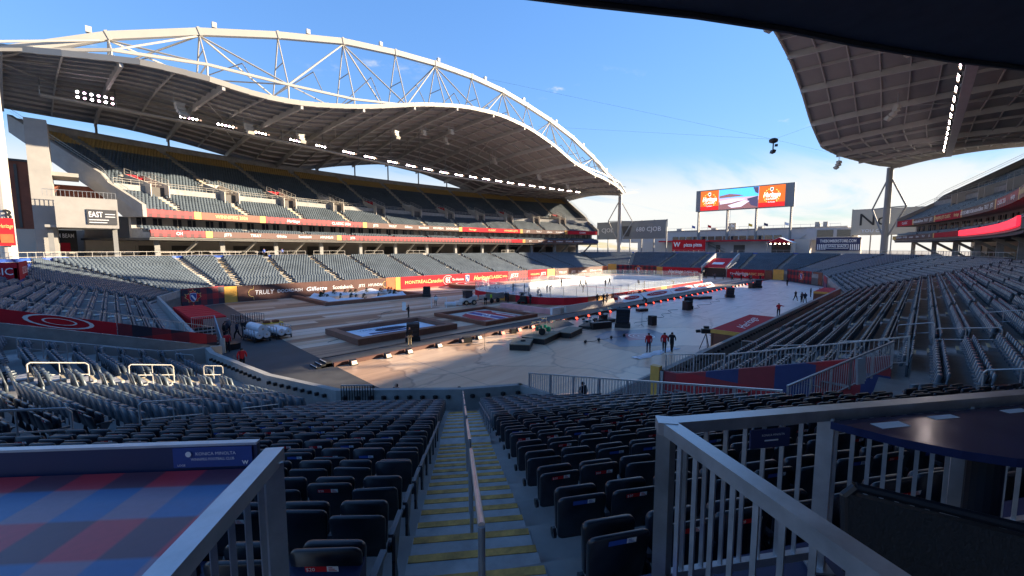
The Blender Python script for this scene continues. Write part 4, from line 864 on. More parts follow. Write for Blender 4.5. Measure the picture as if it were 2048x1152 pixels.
for (P_, Q_, lab, mt) in [((3.48, 16.34, 3.08), (4.93, 17.43, 2.55), 'low tube handrail nearest the wall left of the stairs', 'galv'),
    ((0.78, 14.38, 4.06), (2.25, 15.29, 3.54), 'tube handrail in the middle rows left of the stairs', 'galv'),
    ((-1.9, 12.6, 5.05), (-0.4, 13.1, 4.58), 'tube handrail high up at the left edge of the picture', 'galv'),
    ((-1.68, 23.18, 3.9), (-0.12, 24.06, 3.41), 'wide cream handrail furthest left among the left seats', 'white_paint'),
    ((1.1, 24.41, 3.03), (2.69, 25.24, 2.52), 'cream handrail among the left seats, middle of three', 'white_paint'),
    ((3.95, 25.84, 2.12), (4.82, 26.2, 1.85), 'small cream handrail by the left wall opening', 'white_paint'),
    ((31.0, 8.5, 1.8), (29.4, 7.2, 2.2), 'tube handrail on the first right hand aisle, lowest one', 'galv'),
    ((26.66, 5.98, 2.59), (25.3, 3.92, 3.21), 'tube handrail on the first right hand aisle, second from the wall', 'galv'),
    ((25.27, 2.64, 3.59), (24.03, 0.79, 4.14), 'tube handrail on the first right hand aisle, third from the wall', 'galv'),
    ((26.06, -0.54, 4.54), (24.22, -2.3, 5.07), 'tube handrail on the first right hand aisle, fourth from the wall', 'galv'),
    ((28.96, 0.75, 4.15), (28.15, -0.57, 4.55), 'slim handrail behind the fourth right hand handrail', 'galv'),
    ((29.64, -2.22, 5.04), (28.78, -3.28, 5.36), 'slim handrail at the right edge above the other handrails', 'galv'),
    ((16.81, -1.35, 4.79), (16.5, -2.6, 5.17), 'large pale handrail at the right edge above the navy table', 'galv'),
    ((-2.41, 30.2, 3.87), (-0.84, 30.1, 3.4), 'thin handrail below the red banner, leftmost', 'galv'),
    ((0.4, 30.0, 3.03), (1.97, 29.9, 2.56), 'thin handrail below the red banner, middle', 'galv'),
    ((3.3, 29.8, 2.16), (4.11, 29.7, 1.92), 'thin handrail below the red banner, rightmost', 'galv')]:
    hoop(P_, Q_, lab, mt)
# brackets on the inner face of the near wall: cup holders
cu = MB().box((0,0,0), (.16,.14,.14)).build('cup_holder', 'black_gear', bowl, True)
fst = True
for i, n in ((3, 9), (4, 5), (5, 60), (2, 9), (1, 13)):
    for k in range(n):
        Ln = (W[(i+1) % NF]-W[i]).length; s = (Ln-.4)*(k+.6)/n if i != 5 else 1.6+k*.72
        if i == 4: s = .4+.7*k
        p = W[i]+fd[i]*s-fnv[i]*.36; o = cu if fst else cu.copy()
        if not fst: C.objects.link(o)
        fst = False; o.location = Vector((p.x, p.y, 2.38))-Vector(bowl.location)
wg = thing('wall_gate', 'low dark barred gate in the near wall left of the stairs', 'gate', (*(W[3]+fd[3]*.9), 1.72))
ga, gb = W[3]+fd[3]*.2-fnv[3]*.34, W[3]+fd[3]*1.6-fnv[3]*.34
MB().beam((ga.x,ga.y,2.95),(gb.x,gb.y,2.95),.05).beam((ga.x,ga.y,1.8),(gb.x,gb.y,1.8),.05).build('frame', 'galv', wg)
for k in range(13): p = ga.lerp(gb, k/12); MB().box((p.x,p.y,2.37), (.03,.03,1.15)).build('bar', 'black_gear', wg)
# ---------------------------------------------------------------- banners on the field walls
def banner(label, p, q, mt, z0=.02, z1=2.72, lets=(), th=.08, emb=()):
    """lets: (fraction, word, height, width, material, shear)"""
    p = Vector((*p, 0)); q = Vector((*q, 0)); d = (q-p).normalized(); n = Vector((d.y, -d.x, 0)); n = n if n.dot(Vector((72,46,0))-p) > 0 else -n
    rt = d if n.cross(d).z > 0 else -d; rt = d if d.cross(UP).dot(n) > 0 else -d; L_ = (q-p).length; t = thing('wall_banner', label, 'banner', (p.x, p.y, z0), 'banners along the field wall')
    MB().hexa(*plate(p+n*.01, q+n*.01, z0, z1, th, n)).build('board', mt, t, uvfn=lambda v: ((v-p).dot(d), v.z))
    for (f_, wd, h, wid, lm, sh) in lets: text('lettering', wd, p+d*L_*f_+n*(th+.04)+UP*(z0+z1)/2, rt, UP, h, lm, t, width=wid, shear=sh, bold=.01)
    for (f_, kind, s) in emb: emblem(t, kind, p+d*L_*f_+n*(th+.03)+UP*(z0+z1)/2, rt, n, s)
    return t
LEAF = [(0,1.05),(.16,.72),(.36,.82),(.30,.40),(.52,.58),(.60,.42),(.95,.50),(.80,.20),(.98,.05),(.52,-.30),(.58,-.55),(.08,-.48),(.06,-1.0),(-.06,-1.0),(-.08,-.48),(-.58,-.55),(-.52,-.30),(-.98,.05),(-.80,.20),(-.95,.50),(-.60,.42),(-.52,.58),(-.30,.40),(-.36,.82),(-.16,.72)]
SHLD = [(-.6,.8),(0,.9),(.6,.8),(.6,-.2),(.35,-.65),(0,-.9),(-.35,-.65),(-.6,-.2)]
def emblem(t, kind, c, rt, n, s):
    def pl(name, pts, mt, dz, k=1.0): MB().poly([c+rt*x*s*k+UP*y*s*k+n*dz for x, y in pts], .012, n).build(name, mt, t)
    if kind in ('leaf', 'leafshield'): pl('leaf_outline', LEAF, 'gold_letter', 0, 1.1); pl('leaf_emblem', LEAF, 'red_bright', .02)
    if kind in ('shield', 'leafshield'):
        k = .62 if kind == 'leafshield' else 1; pl('shield_outline', SHLD, 'white_letter', .04, k*1.12); pl('shield_emblem', SHLD, 'logo_blue', .06, k); pl('shield_band', [(-.5,.45),(-.2,.6),(.5,-.45),(.2,-.6)], 'white_letter', .08, k)
    if kind == 'C':
        for nm_, mt, r0, r1, dz in (('outer_c', 'white_letter', .62, 1.12, 0), ('inner_c', 'red_bright', .70, 1.04, .02)):
            m = MB(); vs = []; N_ = 18; lim = 40 if nm_ == 'outer_c' else 44
            for k in range(N_+1): a = R(lim+(360-2*lim)*k/N_); vs += [c+rt*math.cos(a)*r*s*1.25+UP*math.sin(a)*r*s+n*dz for r in (r0, r1)]
            m.add(vs, [(2*k, 2*k+1, 2*k+3, 2*k+2) for k in range(N_)]); m.build(nm_, mt, t)
        pl('letter_h', [(-.5,-.5),(-.2,-.5),(-.2,-.12),(.2,-.12),(.2,-.5),(.5,-.5),(.5,.5),(.2,.5),(.2,.12),(-.2,.12),(-.2,.5),(-.5,.5)], 'white_letter', .05)
    if kind == 'curl':
        m = MB(); P_ = [(.35,1.0),(.30,.55),(-.05,.50),(-.30,.2),(-.30,-.2),(-.05,-.50),(.30,-.55),(.35,-1.0)]; m.path([c+rt*x*s+UP*y*s+n*.03 for x, y in P_], .035, 5); m.build('gold_curl', 'gold_letter', t)
wl, gl_ = 'white_letter', 'gold_letter'
Y_ = 82.5  # banner ends along the walls worked out from image pixel columns, kept as numbers
banner('red and black plaid banner with maple leaf shield in the back left corner', (10.1,79.95), (16.0,82.4), 'plaid_red', .02, 2.9, emb=[(.25,'leafshield',1.15)])
banner('gold plank panel beside the back left plaid corner', (16.1,Y_), (17.9,Y_), 'gold_board')
banner('long dark brown sponsor banner with white names near the snow ringed pond', (18.0,Y_), (45.4,Y_), 'brown_board', lets=[(.145,'TRULY',1.1,3.0,wl,.15),(.30,'DOORDASH',.8,4.2,wl,0),(.47,'Gillette',1.1,3.8,'jersey_pale',.2),(.66,'Scotiabank.',1.0,4.2,wl,0),(.80,'JETS',.8,1.4,wl,.1),(.91,'HYUNDAI',.8,3.2,wl,.1)], emb=[(.07,'curl',1.2),(.985,'curl',1.2)])
banner('orange wall panel behind the steps on the left wall', (45.5,Y_), (47.6,Y_), 'orange_wall'); banner('gold panel left of the red team banner', (47.7,Y_), (48.9,Y_), 'gold_board')
banner('long red banner with gold script and round emblem on the left wall', (49,Y_), (82.5,Y_), 'red_banner', lets=[(.12,'MONTRÉAL',1.0,6.0,gl_,0),(.28,'Canadiens',1.3,5.0,gl_,.35),(.475,'Tim Hortons',.9,3.6,wl,.2),(.71,'Heritage',1.7,5.6,gl_,.35),(.86,'CLASSIC',1.1,4.6,gl_,0),(.965,'2026',.7,1.9,gl_,0)], emb=[(.385,'C',1.05),(.565,'shield',1.0)])
banner('red plaid banner with one short white word on the left wall', (82.6,Y_), (90.8,Y_), 'plaid_ribbon', lets=[(.3,'JETS',1.5,3.4,wl,.2)]); banner('red banner with gold and white words before the far gold panel', (91,Y_), (99.6,Y_), 'red_banner', lets=[(.35,'WINNIPEG',.8,4.2,gl_,0),(.78,'JETS',1.3,2.6,wl,.2)])
banner('gold panel between the red team banners and the far sponsors', (99.7,Y_), (103.3,Y_), 'gold_board')
banner('dark brown sponsor banner at the far end of the left wall', (103.4,Y_), (130.5,Y_), 'brown_board', lets=[(.15,'TRULY',1.0,4.0,wl,0),(.36,'JETS',1.0,2.2,wl,0),(.55,'Scotiabank.',.9,5.0,wl,0),(.78,'Gillette',1.0,4.0,wl,.2),(.93,'HYUNDAI',.8,3.2,wl,0)], emb=[(.03,'curl',1.2)])
banner('orange board at the far left corner of the field', (130.6,Y_), (133.9,Y_), 'orange_wall')
banner('gold corner panel at the far left of the field', (134.1,82.3), (136.4,80.2), 'gold_board', .02, 3.4); banner('red plaid banner with maple leaf shield at the far left corner', (136.5,80.1), (139.9,77.0), 'plaid_red', .02, 3.1)
X_ = 140
banner('red plaid banner with gold leaf and shield on the far wall', (X_,76.8), (X_,66.5), 'plaid_red', .02, 3.0, emb=[(.35,'leafshield',1.35)]); banner('gold panel on the far wall left of the tunnel', (X_,66.4), (X_,64.4), 'gold_board')
banner('red banner with white script left of the far tunnel', (X_,64.3), (X_,51.4), 'red_banner', lets=[(.35,'Heritage',1.6,5.0,wl,.35),(.75,'CLASSIC 2026',.9,4.6,wl,0)])
banner('red banner with white script right of the far tunnel', (X_,43.5), (X_,33.2), 'red_banner', lets=[(.15,'Tim',.8,1.6,wl,.2),(.40,'Heritage',1.7,3.6,wl,.35),(.74,'CLASSIC 2026',1.0,5.2,gl_,0)])
banner('brown wood panel on the far wall beside the gold panel', (X_,33.1), (X_,31.2), 'wood_red'); banner('gold panel at the right end of the far wall', (139.95,31.0), (139.3,28.2), 'gold_board', .02, 3.0)
banner('red plaid banner with maple leaf shield in the far right corner', (138.9,27.3), (128.6,20.0), 'plaid_red', .02, 3.2, emb=[(.62,'leafshield',1.35)]); banner('wooden end panel in the far right corner', (128.3,19.6), (124.6,17.2), 'wood_red', .02, 3.2)
banner('dark plaid banner on the right wall near the far corner', (123.7,16.8), (112,14.6), 'plaid_blue', .02, 2.75)
# far tunnel with sloping red banner
ft_ = thing('far_tunnel', 'tunnel mouth in the far stand with pale side walls and red sloping banner', 'tunnel', (141,47.4,0))
for y in (51.0, 43.6):
    MB().hexa([(140.1,y,2.6),(140.1,y+.5,2.6),(152,y+.5,5.4),(152,y,5.4)], [(140.1,y,3.3),(140.1,y+.5,3.3),(152,y+.5,7.4),(152,y,7.4)]).build('side_wall', 'facade_warm', ft_)
MB().hexa([(141,44.4,2.9),(141,50.8,2.9),(150,50.8,5.6),(150,44.4,5.6)], [(141,44.4,3.05),(141,50.8,3.05),(150,50.8,5.75),(150,44.4,5.75)]).build('sloping_banner', 'red_bright', ft_)
MB().hexa([(143.5,46,3.9),(143.5,49.4,3.9),(145.5,49.4,4.5),(145.5,46,4.5)], [(143.5,46,3.94),(143.5,49.4,3.94),(145.5,49.4,4.54),(145.5,46,4.54)]).build('white_logo_patch', 'white_letter', ft_)
MB().lohi((142,44.1,0), (142.3,51,2.8)).build('dark_opening', 'black_gear', ft_)
# blue ledge and fence along the top of the bowl
def ledge(i, s0, s1, label, mt='royal', fence=True, o=OA+TR*NR+.1):
    a, b = off_v(i, o), off_v((i+1) % NF, o); s_ = (W[i]-a).dot(fd[i]); A = a+fd[i]*(s0+s_); B = a+fd[i]*(s1+s_); n = -fnv[i]
    t = thing('concourse_fence', label, 'fence', (A.x, A.y, 7.0)); N3 = Vector((n.x,n.y,0)); A3, B3 = Vector((A.x,A.y,0)), Vector((B.x,B.y,0))
    MB().hexa(*plate(A3, B3, 6.6, 7.62, .15, N3)).build('ledge', mt, t)
    if fence:
        L_ = (B3-A3).length; n_ = max(2, int(L_/1.8)); MB().tube(A3+N3*.3+UP*8.45, B3+N3*.3+UP*8.45, .04, 6).build('top_rail', 'white_paint', t); MB().tube(A3+N3*.3+UP*7.75, B3+N3*.3+UP*7.75, .03, 6).build('low_rail', 'white_paint', t)
        src = None
        for k in range(n_+1):
            p = A3.lerp(B3, k/n_)+N3*.3
            if src is None: src = MB().box((p.x,p.y,7.8), (.06,.06,1.3)).build('post', 'white_paint', t); p00 = p
            else: o_ = src.copy(); C.objects.link(o_); o_.location = p-p00
    return t
gaps = [120,106.5,97.5,88.5,78]
ledge(11, 108, 122, 'blue ledge and white fence at the back left of the bowl'); ledge(11, 98.3, 106, 'short blue ledge and fence behind the sunlit left seats'); ledge(11, 89.2, 96.5, 'white fence section above the third left aisle', 'facade_warm'); ledge(11, 79, 84, 'white fence section above the fourth left aisle', 'facade_warm'); ledge(11, 66, 72, 'white fence section above the middle left aisle', 'facade_warm'); ledge(11, 30, 36, 'white fence section high on the far left seats', 'facade_warm')
ledge(12, -14, 14, 'blue ledge and fence round the back left corner'); ledge(13, -14, 13, 'blue ledge and fence turning behind the left corner seats'); ledge(9, -8, 17, 'blue ledge and white fence behind the far seats, right part'); ledge(9, 21, 52, 'blue ledge and white fence behind the far seats, left part'); ledge(10, -8, 14, 'blue ledge and fence behind the far left corner seats'); ledge(7, -8, 24, 'dark blue ledge and fence behind the far right corner seats', 'navy'); ledge(6, 0, 40, 'dark blue ledge behind the right corner seats', 'navy'); ledge(5, 20, 62, 'pale fence along the top of the right hand seats', 'navy')
# red portal banner on the far left seats
pb_ = thing('portal_banner', 'red lettered banner over a blue portal wall among the far left seats', 'banner', (-5,71,4))
MB().lohi((-5.25,70.0,3.4), (-5.0,90,6.9)).build('portal_wall', 'royal', pb_); MB().lohi((-9.2,70.2,3.4), (-5.0,70.45,6.9)).build('portal_wall', 'royal', pb_); MB().lohi((-9.3,70.0,5.6), (-4.9,70.15,7.5)).build('red_board', 'red_banner', pb_)
MB().lohi((-4.98,70.0,5.6), (-4.85,80,7.5)).build('red_board', 'red_banner', pb_); text('lettering', 'Heritage CLASSIC 2026', (-4.78,76.5,6.5), (0,-1,0), UP, 1.2, 'white_letter', pb_, width=8.2, shear=.2); text('lettering', 'CLASSIC', (-7,69.96,6.5), (1,0,0), UP, 1.1, 'white_letter', pb_, width=3.4)
# ---------------------------------------------------------------- rink
rk = thing('hockey_rink', 'white ice rink with red boards and glass in the middle of the field', 'rink', (81,51,0))
X0, X1, Y0, Y1, RC = 51.0, 112.0, 38.4, 64.4, 8.0
def rr(o, n=10):
    pts = []
    for cx, cy, a0 in ((X1-RC,Y0+RC,-90),(X1-RC,Y1-RC,0),(X0+RC,Y1-RC,90),(X0+RC,Y0+RC,180)):
        for k in range(n+1): a = R(a0+90*k/n); pts.append((cx+(RC+o)*math.cos(a), cy+(RC+o)*math.sin(a)))
    return pts
MB().poly([(x, y, .02) for x, y in rr(0)], .22, UP).build('ice', 'ice', rk)
def linebox(x0, x1, mt, nm_): MB().lohi((x0,Y0+.2,.243), (x1,Y1-.2,.247)).build(nm_, mt, rk)
linebox(81.35,81.65,'red_bright','centre_line'); linebox(73,73.3,'royal','blue_line'); linebox(89,89.3,'royal','blue_line')
inn, out = rr(.02, 6), rr(.14, 6); n = len(inn); base_z, kz, topz = .02, .25, 1.25
per = 0
for k in range(n):
    j = (k+1) % n; a, b, c, d = inn[k], inn[j], out[j], out[k]; seg = math.dist(a, b); ns = max(1, round(seg/2.6))
    for q in range(ns):
        f0, f1 = q/ns, (q+1)/ns; L2 = lambda u, v, f_: (u[0]+(v[0]-u[0])*f_, u[1]+(v[1]-u[1])*f_)
        A, B, D, E = L2(a,b,f0), L2(a,b,f1), L2(d,c,f1), L2(d,c,f0)
        MB().hexa([(*A,base_z),(*B,base_z),(*D,base_z),(*E,base_z)], [(*A,topz),(*B,topz),(*D,topz),(*E,topz)]).build('board_inside', 'boards_white', rk)
        O = rr(.2, 6); E2, D2 = L2(O[k],O[j],f0), L2(O[k],O[j],f1)
        mt = 'gold_board' if per % 9 == 4 else 'wood_red' if per % 9 in (5, 3) else 'red_banner'
        MB().hexa([(*E,base_z),(*D,base_z),(*D2,base_z),(*E2,base_z)], [(*E,topz-.06),(*D,topz-.06),(*D2,topz-.06),(*E2,topz-.06)]).build('board_outside', mt, rk)
        gz = 2.9 if (A[0] < X0+RC+2 or A[0] > X1-RC-2) else 2.5
        m = ((A[0]+E[0])/2, (A[1]+E[1])/2); m2 = ((B[0]+D[0])/2, (B[1]+D[1])/2)
        MB().beam((*m, topz), (*m, gz), .05, .05).build('glass_post', 'galv', rk)
        dx, dy = m2[0]-m[0], m2[1]-m[1]; ll = math.hypot(dx, dy); ox, oy = -dy/ll*.008, dx/ll*.008
        MB().hexa([(m[0]-ox,m[1]-oy,topz),(m2[0]-ox,m2[1]-oy,topz),(m2[0]+ox,m2[1]+oy,topz),(m[0]+ox,m[1]+oy,topz)], [(m[0]-ox,m[1]-oy,gz),(m2[0]-ox,m2[1]-oy,gz),(m2[0]+ox,m2[1]+oy,gz),(m[0]+ox,m[1]+oy,gz)]).build('glass_pane', 'glass', rk)
        per += 1
for k, (x, wd, wid) in enumerate(((62,'Tim Hortons',2.6),(66.2,'Heritage',4.0),(71.2,'CLASSIC',4.2),(75,'2026',1.6))): text('lettering', wd, (x,Y0-.23,.72), (1,0,0), UP, .95, 'gold_letter' if k == 3 else 'white_letter', rk, width=wid, shear=.3 if k == 1 else 0)
for k, wd in enumerate(('TRULY','Gillette','Scotiabank','HYUNDAI','TRULY','DOORDASH','Tim Hortons')): text('lettering', wd, (60+7.2*k,Y1-.02,.75), (1,0,0), UP, .75, 'navy', rk, width=4.0)
# apron boards on the runway side of the rink
for k, (xa, xb, ya, yb) in enumerate(((47,60,35.2,35.8),(63,70,35.4,36.6),(70.5,82,35.4,36.6),(82.5,94,35.4,36.6),(95,106,35.4,36.6))):
    t = thing('floor_wedge', '%s pale wedge board beside the runway, counted from the near end' % ORD(k+1), 'wedge board', (xa,ya,0), 'wedge boards along the runway')
    MB().hexa([(xa,ya,.01),(xb,ya,.01),(xb,yb,.01),(xa,yb,.01)], [(xa+.1,yb-.2,.95),(xb-.1,yb-.2,.95),(xb,yb,.95),(xa,yb,.95)]).build('wedge', 'boards_white' if k else 'facade_warm', t)
    if k:
        nn_ = Vector((0,-.94,(yb-.2-ya))).normalized(); up_ = Vector((0,(yb-.2-ya),.94)).normalized(); c = Vector(((xa+xb)/2,(ya+yb-.2)/2,.48))+nn_*.03
        MB().poly([c+Vector((1,0,0))*math.cos(R(20*j))*(xb-xa)*.38+up_*math.sin(R(20*j))*.36 for j in range(18)], .01, nn_).build('oval_badge', 'red_banner', t); text('lettering', ('Tim Hortons','Heritage','CLASSIC','JETS')[k-1], c+nn_*.05, (1,0,0), up_, .45, 'white_letter', t, width=(xb-xa)*.5)
sn = thing('rink_apron', 'pink and white low walls along the near side of the rink', 'low wall', (46,42,0))
MB().lohi((44.4,36.0,.01), (45.0,46,.7)).build('side_board', 'pink_board', sn); MB().lohi((45.2,36.4,.01), (58,36.9,.65)).build('front_board', 'facade_warm', sn); MB().lohi((44.2,35.6,.01), (46,36.0,.9)).build('end_block', 'tarp', sn)
# ---------------------------------------------------------------- framed jersey displays
def frame(label, x0, x1, y0, y1, w_, h, mt, loc):
    t = thing('jersey_frame', label, 'display frame', (x0,y0,0), 'giant framed jerseys lying on the field')
    for (a, b) in (((x0,y0),(x1,y0+w_)),((x0,y1-w_),(x1,y1)),((x0,y0+w_+.003),(x0+w_,y1-w_-.003)),((x1-w_,y0+w_+.003),(x1,y1-w_-.003))): MB().lohi((*a,.008), (*b,h)).build('frame_side', mt, t)
    return t
j1 = frame('dark wood frame around a pale jersey on white, nearest display on the field', 17.4, 29.0, 37.0, 44.6, .85, .6, 'frame_wood', 0)
MB().lohi((18.3,37.9,.01), (28.1,43.7,.16)).build('white_bed', 'snow', j1)
j2 = frame('light wood frame around the red and blue jersey beside the rink', 32.4, 41.6, 36.0, 46.3, .55, .45, 'wood_red', 0)
MB().lohi((33.0,36.6,.01), (41.0,45.7,.10)).build('pale_bed', 'facade_warm', j2)
def flat(t, name, pts, z, mt, th=.02): MB().poly([(x, y, z) for x, y in pts], th, UP).build(name, mt, t)
flat(j1, 'jersey', [(20,39.2),(26.8,39.0),(27.4,40.6),(24.8,41.0),(24.9,42.8),(20.6,42.9),(20.5,41.2),(19.0,41.0)], .17, 'jersey_pale'); flat(j1, 'stripe', [(20.3,40.2),(24.9,40.1),(24.9,40.6),(20.3,40.7)], .20, 'jersey_navy'); flat(j1, 'stripe', [(20.1,39.3),(26.4,39.15),(26.5,39.6),(20.2,39.75)], .20, 'jersey_navy')
flat(j1, 'dark_crest', [(23.4+1.9*math.cos(R(20*k)),41.6+.75*math.sin(R(20*k))) for k in range(18)], .23, 'cloth_navy')
text('lettering', 'WINNIPEG', (21.6,42.4,.24), (1,0,0), (0,1,0), .7, 'jersey_navy', j1, width=3.2)
flat(j2, 'jersey', [(34.2,40.2),(34.4,38.4),(36.4,38.2),(36.2,37.2),(40.0,37.4),(40.2,41.0),(39.6,42.6),(40.6,44.0),(39.0,45.2),(36.2,44.4),(34.6,43.2)], .105, 'jersey_red')
flat(j2, 'blue_band', [(36.3,37.4),(37.8,37.4),(37.9,44.4),(36.4,44.2)], .13, 'logo_blue'); flat(j2, 'white_band', [(36.1,37.3),(36.4,37.3),(36.5,44.3),(36.2,44.2)], .135, wl); flat(j2, 'white_band', [(37.7,37.4),(38.0,37.4),(38.1,44.5),(37.8,44.5)], .135, wl); flat(j2, 'white_band', [(39.3,38.0),(39.55,38.0),(39.5,41.6),(39.25,41.6)], .135, wl)
text('crest', 'CH', (37.1,41,.16), (.7,.7,0), (-.7,.7,0), 1.6, wl, j2, bold=.03)
# round wooden stage with red team circle
ds = thing('round_stage', 'round wooden platform with red circle emblem by the left wall', 'stage', (65,75.4,0))
MB().lathe((65,75.4,.008), [(6.6,0),(6.6,.7),(6.3,.78)], 40).build('platform', 'wood_red', ds)
for r0, r1, mt, z in ((2.9,4.6,'red_banner',.79),(2.5,2.9,wl,.79),(4.6,4.9,wl,.79)):
    m = MB(); 
    for k in range(32): a0, a1 = R(11.25*k), R(11.25*k+11.25); m.add([(65+r*math.cos(a), 75.4+r*math.sin(a), z+.012) for r, a in ((r0,a0),(r1,a0),(r1,a1),(r0,a1))], [(0,1,2,3)])
    m.build('emblem_ring', mt, ds)
text('letter', 'CH', (65,75.4,.82), (.7,-.7,0), (.7,.7,0), 3.4, 'red_banner', ds, bold=.03)
ds2 = thing('round_stage', 'red and white round platform further along the left wall', 'stage', (100,74,0)); MB().lathe((100,74,.008), [(6.4,0),(6.4,.7),(6.1,.78)], 40).build('platform', 'red_banner', ds2); MB().lathe((100,74,.79), [(4.5,0),(4.5,.02)], 32).build('white_disc', 'snow', ds2)
# snow rimmed pond display with little trees
pd = thing('snow_pond', 'wood edged pond display ringed with snow by the left wall', 'pond display', (36,76,0))
for a, b in (((26.2,66.4),(45,67.4)),((26.2,84.0),(45,84.2))):
    if b[1] < 80: MB().lohi((*a,.008), (*b,.55)).build('timber_edge', 'frame_wood', pd)
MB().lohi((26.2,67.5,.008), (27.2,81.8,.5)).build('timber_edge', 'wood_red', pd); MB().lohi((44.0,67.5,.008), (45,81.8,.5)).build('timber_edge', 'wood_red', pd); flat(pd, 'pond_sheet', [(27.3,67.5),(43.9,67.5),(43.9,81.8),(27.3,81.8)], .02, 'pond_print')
vs = []; fs = []; n = 60
for k in range(n):
    a = 2*math.pi*k/n; wob_ = [1+.10*math.sin(3*a+1)+.07*math.sin(7*a), 1+.05*math.sin(5*a)]; hh = .25+.5*abs(math.sin(4*a+.5))+random.random()*.25
    for q, (f_, z) in enumerate(((.72*wob_[0], .03), (.80, hh*.8), (.9, hh), (1.0*min(1, wob_[1]), .04))): vs.append((35.6+8.1*f_*math.copysign(abs(math.cos(a))**.6, math.cos(a)), 74.6+7.0*f_*math.copysign(abs(math.sin(a))**.6, math.sin(a)), z))
for k in range(n):
    j = (k+1) % n
    for q in range(3): fs.append((4*k+q, 4*j+q, 4*j+q+1, 4*k+q+1))
MB().add(vs, fs).build('snow_bank', 'snow', pd, smooth=True)
def bush():
    m = MB(); rnd = random.Random(3)
    for k in range(70):
        z = rnd.random()*.95; r = (1-z)*.42+.08; a = rnd.random()*6.28; c = Vector((math.cos(a)*r*rnd.random()**.5, math.sin(a)*r*rnd.random()**.5, .12+z)); d = Vector((rnd.gauss(0,1),rnd.gauss(0,1),rnd.gauss(0,.6))).normalized()*.16; e = d.cross(UP).normalized()*.09
        m.add([c-d-e, c+d-e*.3, c+d+e*.3, c-d+e], [(0,1,2,3)])
    return m
bsrc = None
for k in range(22):
    a = R(360/22*k+8*math.sin(k*5)); p = (35.6+6.6*math.cos(a), 74.6+5.9*math.sin(a), .35)
    t = thing('small_evergreen', 'tiny dark evergreen in the snow ring, %s counting round from the rink side' % ORD(k+1), 'shrub', p, 'small evergreens on the snow ring')
    if bsrc is None: bsrc = bush().build('crown', 'foliage', t, True); tk = MB().tube((0,0,-.2),(0,0,.5),.03,5).build('trunk', 'wood_red', t, True)
    else:
        for s_ in (bsrc, tk): o = s_.copy(); C.objects.link(o); o.parent = t
    t.scale = (random.uniform(.7,1.2),)*2+(random.uniform(.6,1.1),)
# ---------------------------------------------------------------- stage gear
def footlight(k, x):
    t = thing('footlight', '%s footlight along the runway edge, counted from the near end' % ORD(k+1), 'lamp', (x,31.1,.006), 'footlights along the runway')
    MB().hexa([(x-.28,30.85,.006),(x+.28,30.85,.006),(x+.28,31.4,.006),(x-.28,31.4,.006)], [(x-.24,31.05,.36),(x+.24,31.05,.36),(x+.24,31.35,.42),(x-.24,31.35,.42)]).build('housing', 'black_gear', t)
    MB().add([(x-.22,30.88,.10),(x+.22,30.88,.10),(x+.19,31.02,.34),(x-.19,31.02,.34)], [(0,1,2,3)]).build('lens', 'lamp_red' if k > 5 else 'lamp_pale', t)
for k in range(44): footlight(k, 14.2+2.65*k+(.35*math.sin(k*2.2) if k < 10 else 0))
def linearray(label, x, y, rz, n=4, h=.42, w_=1.3):
    t = thing('speaker_stack', label, 'loudspeaker', (x,y,.006), 'black speaker stacks on the pond floor', rz)
    MB().box((0,.1,.26), (w_*1.15,1.1,.5)).build('sub_box', 'black_gear', t, True)
    for k in range(n): s_ = MB().box((.02*k,-.05*k*k*.5+.05,.54+h/2+k*(h+.015)), (w_,.62,h), 0, 0, R(4+5*k)).build('speaker_box', 'black_gear', t, True); MB().box((.02*k,-.05*k*k*.5-.27,.54+h/2+k*(h+.015)), (w_*.9,.02,h*.8), 0, 0, R(4+5*k)).build('grille', 'seat_near_shaded', s_, True)
    return t
linearray('black speaker stack beside the nearest jersey frame', 21.9, 34.9, R(-30), 3, .42, 1.2); linearray('large black speaker stack in the middle of the pond floor', 42.8, 24.2, R(-60), 4, .40, 1.5)
linearray('leaning black speaker pair beyond the red tunnel roof', 63.0, 24.8, R(-60), 3, .42, 1.2); linearray('third black speaker stack far down the pond floor', 83.3, 25.2, R(-60), 3, .42, 1.3); linearray('smallest farthest black speaker stack near the end wall', 108, 26.8, R(-60), 3, .45, 1.3)
linearray('black speaker stack by the snow ring on the plank floor', 44.6, 66.0, R(-40), 3, .45, 1.3)
for k, (x, y, w_, d_, h, lab) in enumerate(((40.5,25.6,2.6,.6,.7,'dark road case in front of the big speaker stack'),(46.5,22.4,.7,.7,1.1,'black upright box right of the big speaker stack'),(61.6,24.4,.9,.9,1.3,'black box cabinet left of the leaning speakers'),(56,28.6,1.6,.8,.35,'low black platform by the far footlights'),(44.5,27.6,2.4,1.2,.35,'black drum platform behind the big speaker stack'),(77.5,28.0,3.2,1.4,.4,'dark gear platform in the distance by the runway'),(106.2,27.6,1.1,1.0,1.2,'black box beside the farthest speakers'),(25.4,30.9,.8,.6,.5,'small grey road case among the near footlights'),(31.6,30.8,.6,.5,.45,'second small road case by the footlights'))):
    t = thing('road_case', lab, 'case', (x,y,.006), 'black stage cases', R(-20)); MB().box((0,0,h/2), (w_,d_,h-.01)).build('case_body', 'black_gear', t, True)
    for sx_ in (-1, 1):
        MB().box((sx_*w_*.48,0,h/2), (.04,d_*1.03,h*.96)).build('edge_strip', 'seat_frame', t, True)
    MB().box((0,0,h+.01), (w_*1.03,d_*1.03,.04)).build('lid', 'black_gear', t, True)
